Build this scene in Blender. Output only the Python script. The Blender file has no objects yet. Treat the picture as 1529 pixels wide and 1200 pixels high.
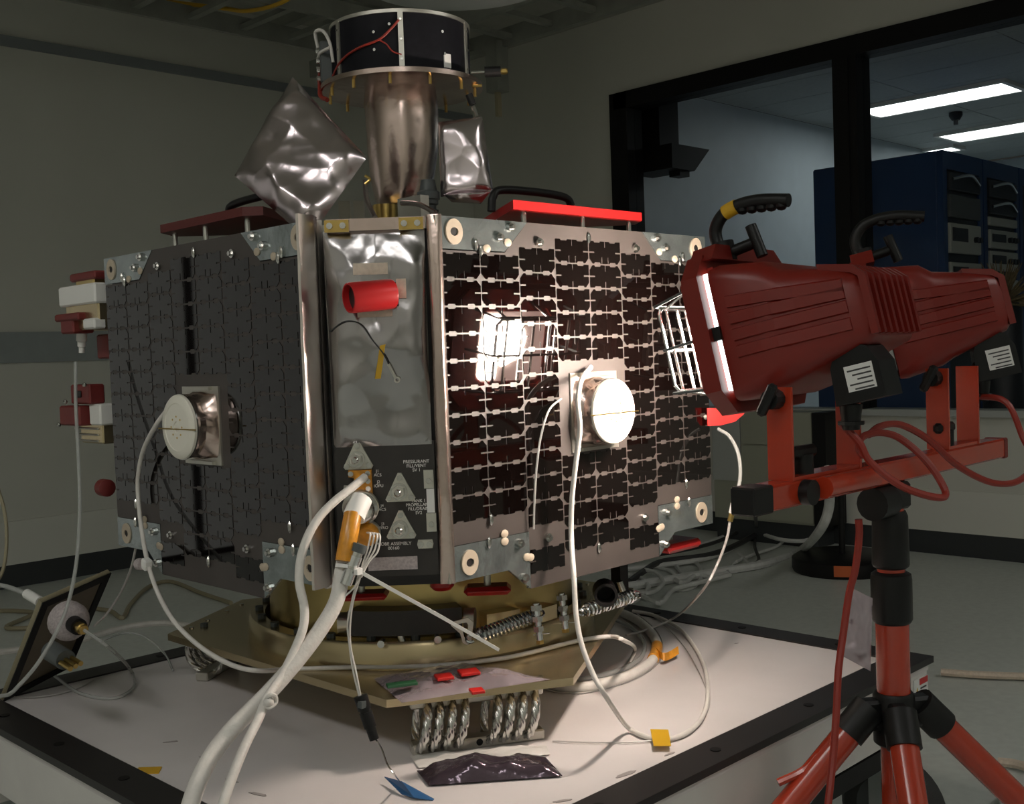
import bpy, bmesh, math, random
from mathutils import Vector, Matrix, noise
from mathutils.bvhtree import BVHTree
random.seed(7)
sc = bpy.context.scene
COL = sc.collection
PI = math.pi
Q = 2 ** -.5

# ------------------------------------------------------------------ camera
FPX, PITCH, ROLL, CAMZ = 1666.0, 0.04389, 0.03669, 1.30
IMW, IMH = 1529.0, 1200.0
R_ = Vector((Q, -Q, 0))                       # view right (room axes run at 45 degrees to the view)
D0 = Vector((Q, Q, 0))
Zv = Vector((0, 0, 1))
D_ = D0 * math.cos(PITCH) - Zv * math.sin(PITCH)
U_ = D0 * math.sin(PITCH) + Zv * math.cos(PITCH)
cr, sr = math.cos(ROLL), math.sin(ROLL)
CR = R_ * cr - U_ * sr
CU = R_ * sr + U_ * cr
CAM = Vector((0, 0, CAMZ))
cd = bpy.data.cameras.new('camera')
cd.sensor_width = 36.0
cd.lens = FPX / IMW * 36.0
cd.clip_start = .05
cd.clip_end = 60
cam = bpy.data.objects.new('camera', cd)
COL.objects.link(cam)
m3 = Matrix((CR, CU, -D_)).transposed()
cam.matrix_world = Matrix.Translation(CAM) @ m3.to_4x4()
sc.camera = cam

# ------------------------------------------------------------------ world and exposure
w = bpy.data.worlds.new('room_ambient')
sc.world = w
w.use_nodes = True
bgn = w.node_tree.nodes['Background']
bgn.inputs[0].default_value = (0.97, 1.0, 0.92, 1)
bgn.inputs[1].default_value = 0.02
vs = sc.view_settings
vs.view_transform = 'Standard'
vs.look = 'None'
vs.gamma = 1
vs.use_curve_mapping = False
vs.exposure = 0.0
LAMP_GLOW = 400.0
TUBE_GLOW = 4.8
ROOM_FILL_GLOW = 8.6

# ------------------------------------------------------------------ placing helpers
def ray(px, py):
    v = CR * ((px - IMW / 2) / FPX) - CU * ((py - IMH / 2) / FPX) + D_
    return v / v.dot(D0)
def at(px, py, dep): return CAM + ray(px, py) * dep
def onz(px, py, z): d = ray(px, py); return CAM + d * ((z - CAMZ) / d.z)
def onx(px, py, x): d = ray(px, py); return CAM + d * (x / d.x)
def ony(px, py, y): d = ray(px, py); return CAM + d * (y / d.y)

# ------------------------------------------------------------------ materials
M = {}
def mat(name, col, rough=.5, metal=0., var=.0, vscale=8., bump=0., bscale=60., emit=None, estr=0., spec=.5, alpha=1., trans=0., aniso=None, coat=0., stretch=None):
    m = bpy.data.materials.new(name)
    m.use_nodes = True
    nt = m.node_tree
    b = nt.nodes['Principled BSDF']
    c4 = (*col, 1)
    b.inputs['Base Color'].default_value = c4
    b.inputs['Roughness'].default_value = rough
    b.inputs['Metallic'].default_value = metal
    b.inputs['Specular IOR Level'].default_value = spec
    b.inputs['Coat Weight'].default_value = coat
    b.inputs['Coat Roughness'].default_value = .06
    b.inputs['Alpha'].default_value = alpha
    b.inputs['Transmission Weight'].default_value = trans
    tc = None
    if var or bump:
        tc = nt.nodes.new('ShaderNodeTexCoord')
        src = tc.outputs['Object']
        if stretch:
            mp = nt.nodes.new('ShaderNodeMapping')
            mp.inputs['Scale'].default_value = stretch
            nt.links.new(src, mp.inputs['Vector'])
            src = mp.outputs['Vector']
    if var:
        n = nt.nodes.new('ShaderNodeTexNoise')
        n.inputs['Scale'].default_value = vscale
        n.inputs['Detail'].default_value = 4
        nt.links.new(src, n.inputs['Vector'])
        r = nt.nodes.new('ShaderNodeValToRGB')
        r.color_ramp.elements[0].position = .3
        r.color_ramp.elements[1].position = .7
        r.color_ramp.elements[0].color = (*[max(0, x * (1 - var)) for x in col], 1)
        r.color_ramp.elements[1].color = (*[min(1, x * (1 + var)) for x in col], 1)
        nt.links.new(n.outputs['Fac'], r.inputs['Fac'])
        nt.links.new(r.outputs['Color'], b.inputs['Base Color'])
    if bump:
        n2 = nt.nodes.new('ShaderNodeTexNoise')
        n2.inputs['Scale'].default_value = bscale
        n2.inputs['Detail'].default_value = 3
        nt.links.new(src, n2.inputs['Vector'])
        bp = nt.nodes.new('ShaderNodeBump')
        bp.inputs['Strength'].default_value = bump
        bp.inputs['Distance'].default_value = .01
        nt.links.new(n2.outputs['Fac'], bp.inputs['Height'])
        nt.links.new(bp.outputs['Normal'], b.inputs['Normal'])
    if emit:
        b.inputs['Emission Color'].default_value = (*emit, 1)
        b.inputs['Emission Strength'].default_value = estr
    M[name] = m
    return m
mat('wall_paint', (.60, .60, .54), .7, var=.03, vscale=1.5)
mat('wall_guard', (.66, .66, .60), .6, var=.02, vscale=2)
mat('floor_vinyl', (.60, .63, .59), .42, var=.06, vscale=30)
mat('ceiling_paint', (.42, .42, .37), .8, var=.05)
mat('rail_grey', (.22, .24, .25), .5)
mat('band_grey', (.30, .33, .33), .6, var=.05)
mat('baseboard_black', (.030, .034, .036), .55)
mat('frame_black', (.008, .0075, .0075), .5, spec=.25)
mat('sill_grey', (.42, .44, .42), .5)
mat('office_wall', (.62, .70, .76), .5, var=.03)
mat('tile_white', (.45, .48, .48), .8, var=.06, vscale=40)
mat('rack_blue', (.016, .050, .150), .45, var=.1, vscale=3)
mat('rack_dark', (.02, .024, .03), .5)
mat('gear_beige', (.42, .44, .40), .5)
mat('gear_grey', (.08, .09, .09), .5, var=.1)
mat('tray_steel', (.34, .35, .31), .45, metal=.5, var=.1)
mat('housing_grey', (.50, .52, .50), .45, metal=.3)
mat('table_white', (.68, .64, .63), .22, var=.035, vscale=5, bump=.03, bscale=9, spec=.4)
mat('table_edge', (.022, .020, .020), .42, spec=.35)
mat('table_frame', (.62, .60, .57), .35, var=.05)
mat('rubber', (.02, .02, .02), .6)
mat('gold_plate', (.60, .49, .30), .27, metal=.9, var=.08, vscale=3, bump=.03, bscale=30)
mat('gold_bright', (.58, .44, .18), .30, metal=.9, var=.10, vscale=4)
mat('steel', (.62, .61, .58), .22, metal=1.)
mat('zinc', (.62, .66, .68), .20, metal=1.)
mat('alu', (.60, .58, .52), .38, metal=.9, var=.05)
mat('brass', (.60, .42, .14), .28, metal=1.)
mat('substrate', (.060, .050, .046), .45, metal=.0, var=.06, vscale=20, spec=.5)
mat('cell', (.0028, .0016, .0014), .03, spec=.5, var=.3, vscale=6)
mat('bracket_metal', (.34, .38, .38), .24, metal=.85, var=.18, vscale=22, bump=.12, bscale=35)
mat('washer_tan', (.50, .42, .32), .55, var=.1)
mat('dark_core', (.014, .012, .012), .5)
mat('black_anod', (.028, .024, .022), .40, var=.12, vscale=40, bump=.05, bscale=300)
mat('drum_black', (.008, .008, .011), .6, var=.2, vscale=60, spec=.15)
mat('foil', (.37, .35, .35), .20, metal=1., var=.05, vscale=7, bump=.12, bscale=16)
mat('foil_warm', (.62, .49, .44), .25, metal=1., var=.12, vscale=9, bump=.2, bscale=22)
mat('foil_bag', (.66, .58, .60), .25, metal=1., var=.06, vscale=5, bump=.10, bscale=14)
mat('silver_edge', (.82, .76, .72), .30, metal=1., bump=.04, bscale=30)
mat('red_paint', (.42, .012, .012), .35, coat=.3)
mat('red_shaded', (.10, .012, .010), .5)  # cover red with the shade of the unlit side put into the colour
mat('red_cap', (.46, .014, .016), .33, spec=.5)
mat('red_cover', (.17, .022, .02), .5, var=.08)
mat('red_bright', (.55, .015, .012), .4)  # brighter red for the flap and the bag's chips
mat('lamp_red', (.17, .010, .005), .36, var=.08, vscale=10, spec=.5)
mat('stand_red', (.40, .036, .012), .25, spec=.6, coat=.3)
mat('cord_red', (.26, .022, .012), .42)
mat('black_plastic', (.008, .008, .008), .42, spec=.3)
mat('chrome', (.75, .75, .75), .12, metal=1.)
mat('reflector', (.8, .7, .66), .35, metal=.6, emit=(1., .62, .52), estr=5.0)
mat('lamp_edge', (1, 1, 1), .3, emit=(.9, 1., .98), estr=4.)
mat('lamp_glass', (1, 1, 1), .3, emit=(1.0, .86, .74), estr=LAMP_GLOW)
mat('fluorescent', (1, 1, 1), .5, emit=(.92, 1.0, .97), estr=TUBE_GLOW)
mat('added_room_light', (1, 1, 1), .5, emit=(1.0, .99, .95), estr=ROOM_FILL_GLOW)
mat('added_door_glow', (1, 1, 1), .5, emit=(1.0, .98, .92), estr=.16)
mat('led', (.2, .6, .8), .5, emit=(.4, .9, 1.), estr=1.2)
mat('white_paint', (.80, .79, .76), .5)
mat('white_disc', (.78, .75, .66), .45)
mat('cable_white', (.66, .63, .59), .55, var=.06, vscale=40, bump=.15, bscale=120)
mat('cable_grey', (.60, .61, .59), .6, var=.1, vscale=20)
mat('cable_dark', (.03, .03, .03), .5)
mat('coax', (.42, .40, .38), .35)
mat('tube_clear', (.55, .56, .54), .2, alpha=.55)
mat('wire_tan', (.32, .28, .18), .5)
mat('kapton', (.62, .26, .02), .28, var=.2, vscale=60, spec=.6)
mat('tape_yellow', (.62, .36, .02), .35)
mat('tape_tan', (.62, .52, .42), .7, var=.1, vscale=120)
mat('tape_orange', (.55, .12, .03), .6)
mat('label_white', (.72, .72, .70), .6)
mat('print_dark', (.05, .05, .05), .6)
mat('print_white', (.9, .88, .85), .5)
mat('velcro', (.42, .37, .37), .8, var=.2, vscale=200)
mat('bag_static', (.55, .46, .50), .16, metal=.45, bump=.3, bscale=25, alpha=.72)
mat('bag_dark', (.10, .075, .095), .14, metal=.6, bump=.35, bscale=25)
mat('pcb_green', (.02, .10, .04), .5)
mat('card_blue', (.03, .11, .26), .4)
mat('sign_red', (.5, .03, .03), .5)
mat('sign_yellow', (.6, .4, .03), .5)
mat('smudge', (.30, .27, .26), .5)
mat('panel_olive', (.33, .34, .27), .6)
mat('lid_tan', (.15, .12, .08), .45, var=.2, vscale=6)
mat('plush', (.22, .17, .09), .9, var=.3, vscale=40)
gl = mat('window_glass', (0, 0, 0), .02, spec=.4, alpha=.06)

# ------------------------------------------------------------------ mesh builder
class MB:
    def __init__(s): s.v = []; s.f = []
    def add(s, vs, fs):
        o = len(s.v); s.v += [Vector(v) for v in vs]; s.f += [tuple(i + o for i in f) for f in fs]; return s
    def box(s, c, size, rot=None, bev=0.):
        c = Vector(c); hx, hy, hz = [x / 2 for x in size]
        if bev > 0:
            b = min(bev, hx * .9, hy * .9, hz * .9)
            bm = bmesh.new(); bmesh.ops.create_cube(bm, size=1)
            for v in bm.verts: v.co = Vector((v.co.x * size[0], v.co.y * size[1], v.co.z * size[2]))
            bmesh.ops.bevel(bm, geom=list(bm.edges), offset=b, segments=1, profile=.5, affect='EDGES')
            bm.verts.index_update()
            vs = [v.co.copy() for v in bm.verts]; fs = [tuple(v.index for v in f.verts) for f in bm.faces]; bm.free()
        else:
            vs = [Vector((x, y, z)) for x in (-hx, hx) for y in (-hy, hy) for z in (-hz, hz)]
            fs = [(0, 1, 3, 2), (4, 6, 7, 5), (0, 4, 5, 1), (2, 3, 7, 6), (0, 2, 6, 4), (1, 5, 7, 3)]
        if rot is not None: vs = [rot @ v for v in vs]
        return s.add([v + c for v in vs], fs)
    def bb(s, x0, x1, y0, y1, z0, z1, bev=0.):
        return s.box(((x0 + x1) / 2, (y0 + y1) / 2, (z0 + z1) / 2), (abs(x1 - x0), abs(y1 - y0), abs(z1 - z0)), None, bev)
    def cyl(s, p0, p1, r0, r1=None, n=16, cap=True):
        p0 = Vector(p0); p1 = Vector(p1); r1 = r0 if r1 is None else r1
        ax = (p1 - p0).normalized(); a = ax.orthogonal().normalized(); b = ax.cross(a)
        vs = []; fs = []
        for p, r in ((p0, r0), (p1, r1)):
            for i in range(n):
                t = 2 * PI * i / n; vs.append(p + a * (math.cos(t) * r) + b * (math.sin(t) * r))
        for i in range(n): j = (i + 1) % n; fs.append((i, j, n + j, n + i))
        if cap: fs.append(tuple(range(n - 1, -1, -1))); fs.append(tuple(range(n, 2 * n)))
        return s.add(vs, fs)
    def lathe(s, prof, o, ax=(0, 0, 1), n=32, close=False):
        o = Vector(o); ax = Vector(ax).normalized(); a = ax.orthogonal().normalized(); b = ax.cross(a)
        vs = []; fs = []
        for r, h in prof:
            for i in range(n):
                t = 2 * PI * i / n; vs.append(o + ax * h + a * (math.cos(t) * r) + b * (math.sin(t) * r))
        m = len(prof)
        for k in range(m if close else m - 1):
            k2 = (k + 1) % m
            for i in range(n): j = (i + 1) % n; fs.append((k * n + i, k * n + j, k2 * n + j, k2 * n + i))
        if not close:
            fs.append(tuple(range(n - 1, -1, -1))); fs.append(tuple(range((m - 1) * n, m * n)))
        return s.add(vs, fs)
    def sph(s, c, r, n=10, sq=(1, 1, 1)):
        c = Vector(c); vs = []; fs = []; k = n // 2
        for a in range(1, k):
            p = PI * a / k
            for i in range(n):
                t = 2 * PI * i / n
                vs.append(c + Vector((math.sin(p) * math.cos(t) * r * sq[0], math.sin(p) * math.sin(t) * r * sq[1], math.cos(p) * r * sq[2])))
        top = len(vs); vs.append(c + Vector((0, 0, r * sq[2]))); vs.append(c - Vector((0, 0, r * sq[2])))
        for a in range(k - 2):
            for i in range(n): j = (i + 1) % n; fs.append((a * n + i, (a + 1) * n + i, (a + 1) * n + j, a * n + j))
        for i in range(n):
            j = (i + 1) % n; fs.append((top, i, j)); fs.append((top + 1, (k - 2) * n + j, (k - 2) * n + i))
        return s.add(vs, fs)
    def prism(s, pts, fn, n0, n1):
        k = len(pts); vs = [fn(a, b, n0) for a, b in pts] + [fn(a, b, n1) for a, b in pts]
        fs = [tuple(range(k - 1, -1, -1)), tuple(range(k, 2 * k))]
        for i in range(k): j = (i + 1) % k; fs.append((i, j, k + j, k + i))
        return s.add(vs, fs)
    def frame(s, outer, inner, fn, n0, n1):
        k = len(outer)
        vs = [fn(a, b, n) for n in (n0, n1) for ring in (outer, inner) for a, b in ring]
        fs = []
        for i in range(k):
            j = (i + 1) % k
            fs += [(i, k + i, k + j, j), (2 * k + i, 2 * k + j, 3 * k + j, 3 * k + i), (i, j, 2 * k + j, 2 * k + i), (k + i, 3 * k + i, 3 * k + j, k + j)]
        return s.add(vs, fs)
    def tube(s, pts, r, n=8, sub=6, smooth=True, rfun=None):
        P = spline(pts, sub) if smooth else [Vector(p) for p in pts]
        N = len(P); up = None; vs = []; fs = []
        for i, p in enumerate(P):
            t = (P[min(i + 1, N - 1)] - P[max(i - 1, 0)]).normalized()
            if up is None: up = t.orthogonal().normalized()
            up = (up - t * up.dot(t)).normalized(); b = t.cross(up)
            rr = r if rfun is None else r * rfun(i / (N - 1))
            for k in range(n):
                a = 2 * PI * k / n; vs.append(p + up * (math.cos(a) * rr) + b * (math.sin(a) * rr))
        for i in range(N - 1):
            for k in range(n): j = (k + 1) % n; fs.append((i * n + k, i * n + j, (i + 1) * n + j, (i + 1) * n + k))
        fs.append(tuple(range(n - 1, -1, -1))); fs.append(tuple(range((N - 1) * n, N * n)))
        return s.add(vs, fs)
    def strip(s, pts, wdir, wd, th, sub=4):
        P = spline(pts, sub); wv = Vector(wdir).normalized() * (wd / 2); vs = []; fs = []; N = len(P)
        for i, p in enumerate(P):
            t = (P[min(i + 1, N - 1)] - P[max(i - 1, 0)]).normalized(); nn = t.cross(wv).normalized() * (th / 2)
            vs += [p - wv - nn, p + wv - nn, p + wv + nn, p - wv + nn]
        for i in range(N - 1):
            for k in range(4): j = (k + 1) % 4; fs.append((i * 4 + k, i * 4 + j, i * 4 + 4 + j, i * 4 + 4 + k))
        fs += [(3, 2, 1, 0), tuple(range(4 * N - 4, 4 * N))]
        return s.add(vs, fs)
    def mesh(s, name, m, org=Vector((0, 0, 0)), sm=False):
        me = bpy.data.meshes.new(name)
        me.from_pydata([tuple(v - org) for v in s.v], [], s.f)
        bm = bmesh.new(); bm.from_mesh(me); bmesh.ops.recalc_face_normals(bm, faces=bm.faces[:]); bm.to_mesh(me); bm.free()
        me.materials.append(M[m])
        if sm:
            for p in me.polygons: p.use_smooth = True
            me.set_sharp_from_angle(angle=math.radians(38))
        me.update()
        return me
    def build(s, name, m, parent=None, sm=False):
        org = parent['_o'] if parent is not None else None
        org = Vector(org) if org is not None else None
        if org is None:
            zs = min(v.z for v in s.v)
            n = len(s.v); org = Vector((sum(v.x for v in s.v) / n, sum(v.y for v in s.v) / n, zs))
        o = bpy.data.objects.new(name, s.mesh(name, m, org, sm))
        COL.objects.link(o)
        if parent is None: o.location = org
        else: o.parent = parent
        o['_o'] = tuple(org)
        return o
def spline(pts, sub=6):
    P = [Vector(p) for p in pts]
    if len(P) < 3: return P
    out = []
    E = [P[0] * 2 - P[1]] + P + [P[-1] * 2 - P[-2]]
    for i in range(1, len(E) - 2):
        a, b, c, d = E[i - 1:i + 3]
        for k in range(sub):
            t = k / sub
            out.append(.5 * ((2 * b) + (c - a) * t + (2 * a - 5 * b + 4 * c - d) * t * t + (3 * b - a - 3 * c + d) * t ** 3))
    out.append(P[-1])
    return out
def tag(o, label, cat=None, group=None, kind=None):
    o['label'] = label
    if cat: o['category'] = cat
    if group: o['group'] = group
    if kind: o['kind'] = kind
    return o
def thing(name, loc, label, cat, group=None):
    o = bpy.data.objects.new(name, None); o.empty_display_size = .05
    COL.objects.link(o); o.location = loc; o['_o'] = tuple(loc)
    return tag(o, label, cat, group)
def struct(name, mb, m, label, cat='structure', sm=False):
    o = mb.build(name, m, None, sm); return tag(o, label, cat, None, 'structure')
def inst(name, me, parent, mtx):
    """a part that shares mesh data; mtx is in world space"""
    o = bpy.data.objects.new(name, me); COL.objects.link(o); o.parent = parent
    o.matrix_local = Matrix.Translation(-Vector(parent['_o'])) @ mtx
    o['_o'] = parent['_o']
    return o
def chain(px):                              # [(px,py,depth)...] -> points
    return [at(*p) for p in px]
def text(body, name, parent, fn_mtx, size, m, ext=.0003, align='CENTER'):
    cu = bpy.data.curves.new(name, 'FONT'); cu.body = body; cu.size = size; cu.extrude = ext; cu.align_x = align; cu.align_y = 'CENTER'
    cu.space_line = .95
    t = bpy.data.objects.new('tmp', cu); COL.objects.link(t)
    dg = bpy.context.evaluated_depsgraph_get(); me = bpy.data.meshes.new_from_object(t.evaluated_get(dg))
    bpy.data.objects.remove(t); me.name = name; me.materials.clear(); me.materials.append(M[m])
    return inst(name, me, parent, fn_mtx)
def pillow(mb, quad, nrm, thick, n=24, amp=.006, seed=0., back=.3, fr=3., edge=4):
    """crumpled closed bag between four corners; bulges along nrm"""
    a, b, c, d = [Vector(q) for q in quad]; nrm = Vector(nrm).normalized(); vs = []; fs = []
    L = max((b - a).length, (d - a).length)
    for side in (1, -1):
        for i in range(n + 1):
            for j in range(n + 1):
                u, v = i / n, j / n
                p = (a * (1 - u) + b * u) * (1 - v) + (d * (1 - u) + c * u) * v
                e = (1 - abs(2 * u - 1) ** edge) * (1 - abs(2 * v - 1) ** edge)
                q = p / L * fr + Vector((seed, seed * .37, side * 3.1))
                w1 = noise.noise(q * .8); w2 = noise.noise(q * 2.6)
                f1 = noise.voronoi(q * 1.1)[0]; f2 = noise.voronoi(q * 2.7 + Vector((2, 0, 0)))[0]
                w3 = (f1[0] - .45) * 2.4 + (f2[0] - .4) * .9
                h = thick * (1 if side > 0 else back) * e + amp * e ** .5 * (w1 * 1.4 + w2 * .25 + w3)
                vs.append(p + nrm * (h * side) + (b - a).normalized() * (amp * .5 * w2 * e))
    N = (n + 1) ** 2
    for sd in (0, 1):
        for i in range(n):
            for j in range(n):
                k = sd * N + i * (n + 1) + j; f = (k, k + 1, k + n + 2, k + n + 1)
                fs.append(f if sd else f[::-1])
    def idx(i, j): return i * (n + 1) + j
    loop = [idx(i, 0) for i in range(n)] + [idx(n, j) for j in range(n)] + [idx(n - i, n) for i in range(n)] + [idx(0, n - j) for j in range(n)]
    for k in range(len(loop)):
        p, q = loop[k], loop[(k + 1) % len(loop)]; fs.append((p, q, N + q, N + p))
    return mb.add(vs, fs)
def hexprism(mb, c, ax, r, h, n=6):
    c = Vector(c); return mb.cyl(c, c + Vector(ax).normalized() * h, r, n=n)

# ================================================================== SETTING
WY, WX, CH = 6.87, 6.50, 3.75
struct('floor', MB().bb(-2.6, WX, -2.6, WY, -.06, 0), 'floor_vinyl', 'pale grey vinyl floor of the clean room', 'floor')
struct('wall_left', MB().bb(-2.6, WX + .12, WY, WY + .12, 0, CH), 'wall_paint', 'grey painted wall on the left behind the satellite', 'wall')
wy0, wy1, wz0, wz1 = -.6, 5.30, .86, 3.13
mbw = MB().bb(WX, WX + .12, wy1, WY, 0, CH).bb(WX, WX + .12, -2.6, wy0, 0, CH).bb(WX, WX + .12, wy0, wy1, 0, wz0).bb(WX, WX + .12, wy0, wy1, wz1, CH)
struct('wall_right', mbw, 'wall_paint', 'grey painted wall on the right that holds the long window', 'wall')
struct('ceiling', MB().bb(-2.6, WX, -2.6, WY, CH, CH + .06), 'ceiling_paint', 'dark ceiling above the overhead cable ladder', 'ceiling')
struct('baseboard_left', MB().bb(-.2, WX - .012, WY - .012, WY, 0, .14), 'baseboard_black', 'black baseboard along the left wall', 'baseboard')
struct('baseboard_right', MB().bb(WX - .012, WX, -2.6, WY - .012, 0, .14), 'baseboard_black', 'black baseboard along the wall under the window', 'baseboard')
struct('trim_1', MB().bb(-2.6, WX, WY - .03, WY, 3.24, 3.30), 'rail_grey', 'thin blue grey rail high on the left wall', 'trim')
struct('trim_2', MB().bb(-.2, WX, WY - .02, WY, 1.35, 1.535), 'band_grey', 'wide grey bumper band across the left wall', 'trim')
struct('trim_3', MB().bb(-.2, WX - .02, WY - .02, WY, .14, .40), 'wall_guard', 'pale wall guard board above the left baseboard', 'trim')
struct('trim_4', MB().bb(WX - .02, WX, -2.6, WY - .02, .14, .39), 'wall_guard', 'pale wall guard board above the right baseboard', 'trim')
struct('wall_back', MB().bb(-2.72, -2.6, -2.6, WY, 0, CH), 'wall_paint', 'grey painted wall behind the camera on the left', 'wall')
struct('wall_front', MB().bb(-2.6, WX, -2.72, -2.6, 0, CH), 'wall_paint', 'grey painted wall behind the camera on the right', 'wall')
def added_room_light(x, y, lx_, ly_, label):  # added panels out of view, for ambient light and contrast in the metals
    t = thing('added_ceiling_light', (x, y, CH - .05), label, 'ceiling light', 'added ceiling lights out of view')
    MB().frame([(x - lx_ - .03, y - ly_ - .03), (x + lx_ + .03, y - ly_ - .03), (x + lx_ + .03, y + ly_ + .03), (x - lx_ - .03, y + ly_ + .03)], [(x - lx_, y - ly_), (x + lx_, y - ly_), (x + lx_, y + ly_), (x - lx_, y + ly_)], lambda a, b, n: Vector((a, b, n)), CH - .05, CH).build('frame', 'white_paint', t)
    MB().bb(x - lx_, x + lx_, y - ly_, y + ly_, CH - .03, CH - .01).build('diffuser', 'added_room_light', t)
added_room_light(-1.3, 1.4, .3, .9, 'added unseen ceiling light left of the camera')
added_room_light(-1.3, -1.2, .3, .9, 'added unseen ceiling light behind the camera')
added_room_light(3.6, -1.6, .9, .3, 'added unseen ceiling light right of the camera')
dr1 = thing('added_door_1', (-1.5, WY, 0), 'added glowing glazed double door in the left wall, out of the picture', 'door'); dr1['kind'] = 'structure'  # added glowing door, unseen, gives the panel brackets something bright to mirror
MB().frame([(-2.56, 0), (-.24, 0), (-.24, 2.75), (-2.56, 2.75)], [(-2.48, .04), (-.32, .04), (-.32, 2.67), (-2.48, 2.67)], lambda a, b, n: Vector((a, n, b)), WY - .05, WY - .021).build('door_frame', 'frame_black', dr1)
for a, b in ((-2.48, -1.43), (-1.37, -.32)): MB().bb(a, b, WY - .04, WY - .03, .04, 2.67).build('pane', 'added_door_glow', dr1)
MB().bb(-1.43, -1.37, WY - .05, WY - .02, .04, 2.67).build('stile', 'frame_black', dr1)
# window
win = thing('window_1', (WX, 3.0, wz0), 'long black framed window looking into a lit equipment room', 'window'); win['kind'] = 'structure'
fx0, fx1 = WX - .03, WX + .15
MB().bb(fx0, fx1, wy0, wy1, wz1 - .07, wz1 + .05).build('frame_head', 'frame_black', win)
MB().bb(fx0, fx1, wy1 - .12, wy1 + .04, wz0, wz1 + .05).build('frame_jamb', 'frame_black', win)
MB().bb(fx0, fx1, wy0 - .04, wy0 + .06, wz0, wz1).build('frame_jamb', 'frame_black', win)
MB().bb(fx0, fx1, 3.37, 3.53, wz0, wz1 - .07).bb(fx0 - .015, fx0, 3.42, 3.48, wz0, wz1 - .07).build('mullion', 'frame_black', win)
MB().bb(fx0, fx1, .70, .86, wz0, wz1 - .07).build('mullion', 'frame_black', win)
MB().bb(fx0 - .02, fx1, wy0, wy1, wz0 - .03, wz0 + .01).build('window_sill', 'sill_grey', win)
for y0, y1 in ((3.53, wy1 - .12), (.86, 3.37), (wy0 + .06, .70)):
    MB().bb(WX + .055, WX + .063, y0, y1, wz0 + .01, wz1 - .07).build('pane', 'window_glass', win)
# neighbouring room
OC, OY, OX = 3.34, 5.42, 13.4
struct('wall_far', MB().bb(WX + .12, OX, OY, OY + .1, 0, OC), 'office_wall', 'white wall of the equipment room behind the window', 'wall')
struct('wall_end', MB().bb(OX, OX + .1, -3.4, OY, 0, OC), 'office_wall', 'far end wall of the equipment room', 'wall')
struct('floor_2', MB().bb(WX + .12, OX, -3.4, OY, -.06, 0), 'floor_vinyl', 'floor of the equipment room behind the window', 'floor')
cm = struct('ceiling_2', MB().bb(WX + .12, OX, -3.4, OY, OC + .02, OC + .08), 'rack_dark', 'tiled ceiling of the equipment room behind the window', 'ceiling')
tile = MB().box((0, 0, 0), (.594, 1.194, .02)).mesh('ceiling_tile', 'tile_white')
ny = 7; nx = 11
for i in range(nx):
    for j in range(ny):
        inst('ceiling_tile', tile, cm, Matrix.Translation((WX + .45 + i * .604, OY - .60 - j * 1.204, OC + .012)))
def fluo(label, ln):
    x0, x1, y0, y1 = ln
    t = thing('ceiling_light', ((x0 + x1) / 2, (y0 + y1) / 2, OC - .03), label, 'ceiling light', 'fluorescent lights in the equipment room')
    MB().frame([(x0 - .04, y0 - .04), (x1 + .04, y0 - .04), (x1 + .04, y1 + .04), (x0 - .04, y1 + .04)], [(x0, y0), (x1, y0), (x1, y1), (x0, y1)], lambda a, b, n: Vector((a, b, n)), OC - .03, OC + .002).build('frame', 'white_paint', t)
    k = 2
    for i in range(k):
        a = x0 + (x1 - x0) * i / k + .012; b = x0 + (x1 - x0) * (i + 1) / k - .012
        MB().bb(a, b, y0, y1, OC - .02, OC).build('diffuser', 'fluorescent', t)
fluo('large lit fluorescent ceiling light beyond the window, nearer of two', (9.22, 9.66, 3.55, 4.80))
fluo('lit fluorescent ceiling light further back beyond the window', (11.1, 11.6, 3.60, 4.90))
fluo('tiny far lit ceiling light just above the blue rack', (11.85, 12.10, 5.10, 5.36))
dt = onz(1427, 168, OC)
sd = thing('smoke_detector', (dt.x, dt.y, OC - .06), 'small round detector on the ceiling between the two fluorescent lights', 'detector')
MB().lathe([(.06, 0), (.06, -.03), (.035, -.07)], (dt.x, dt.y, OC), n=14).build('base', 'rack_dark', sd, True)
MB().cyl((dt.x, dt.y, OC - .11), (dt.x, dt.y, OC - .07), .02, n=10).build('sensor', 'rack_dark', sd)
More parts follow.
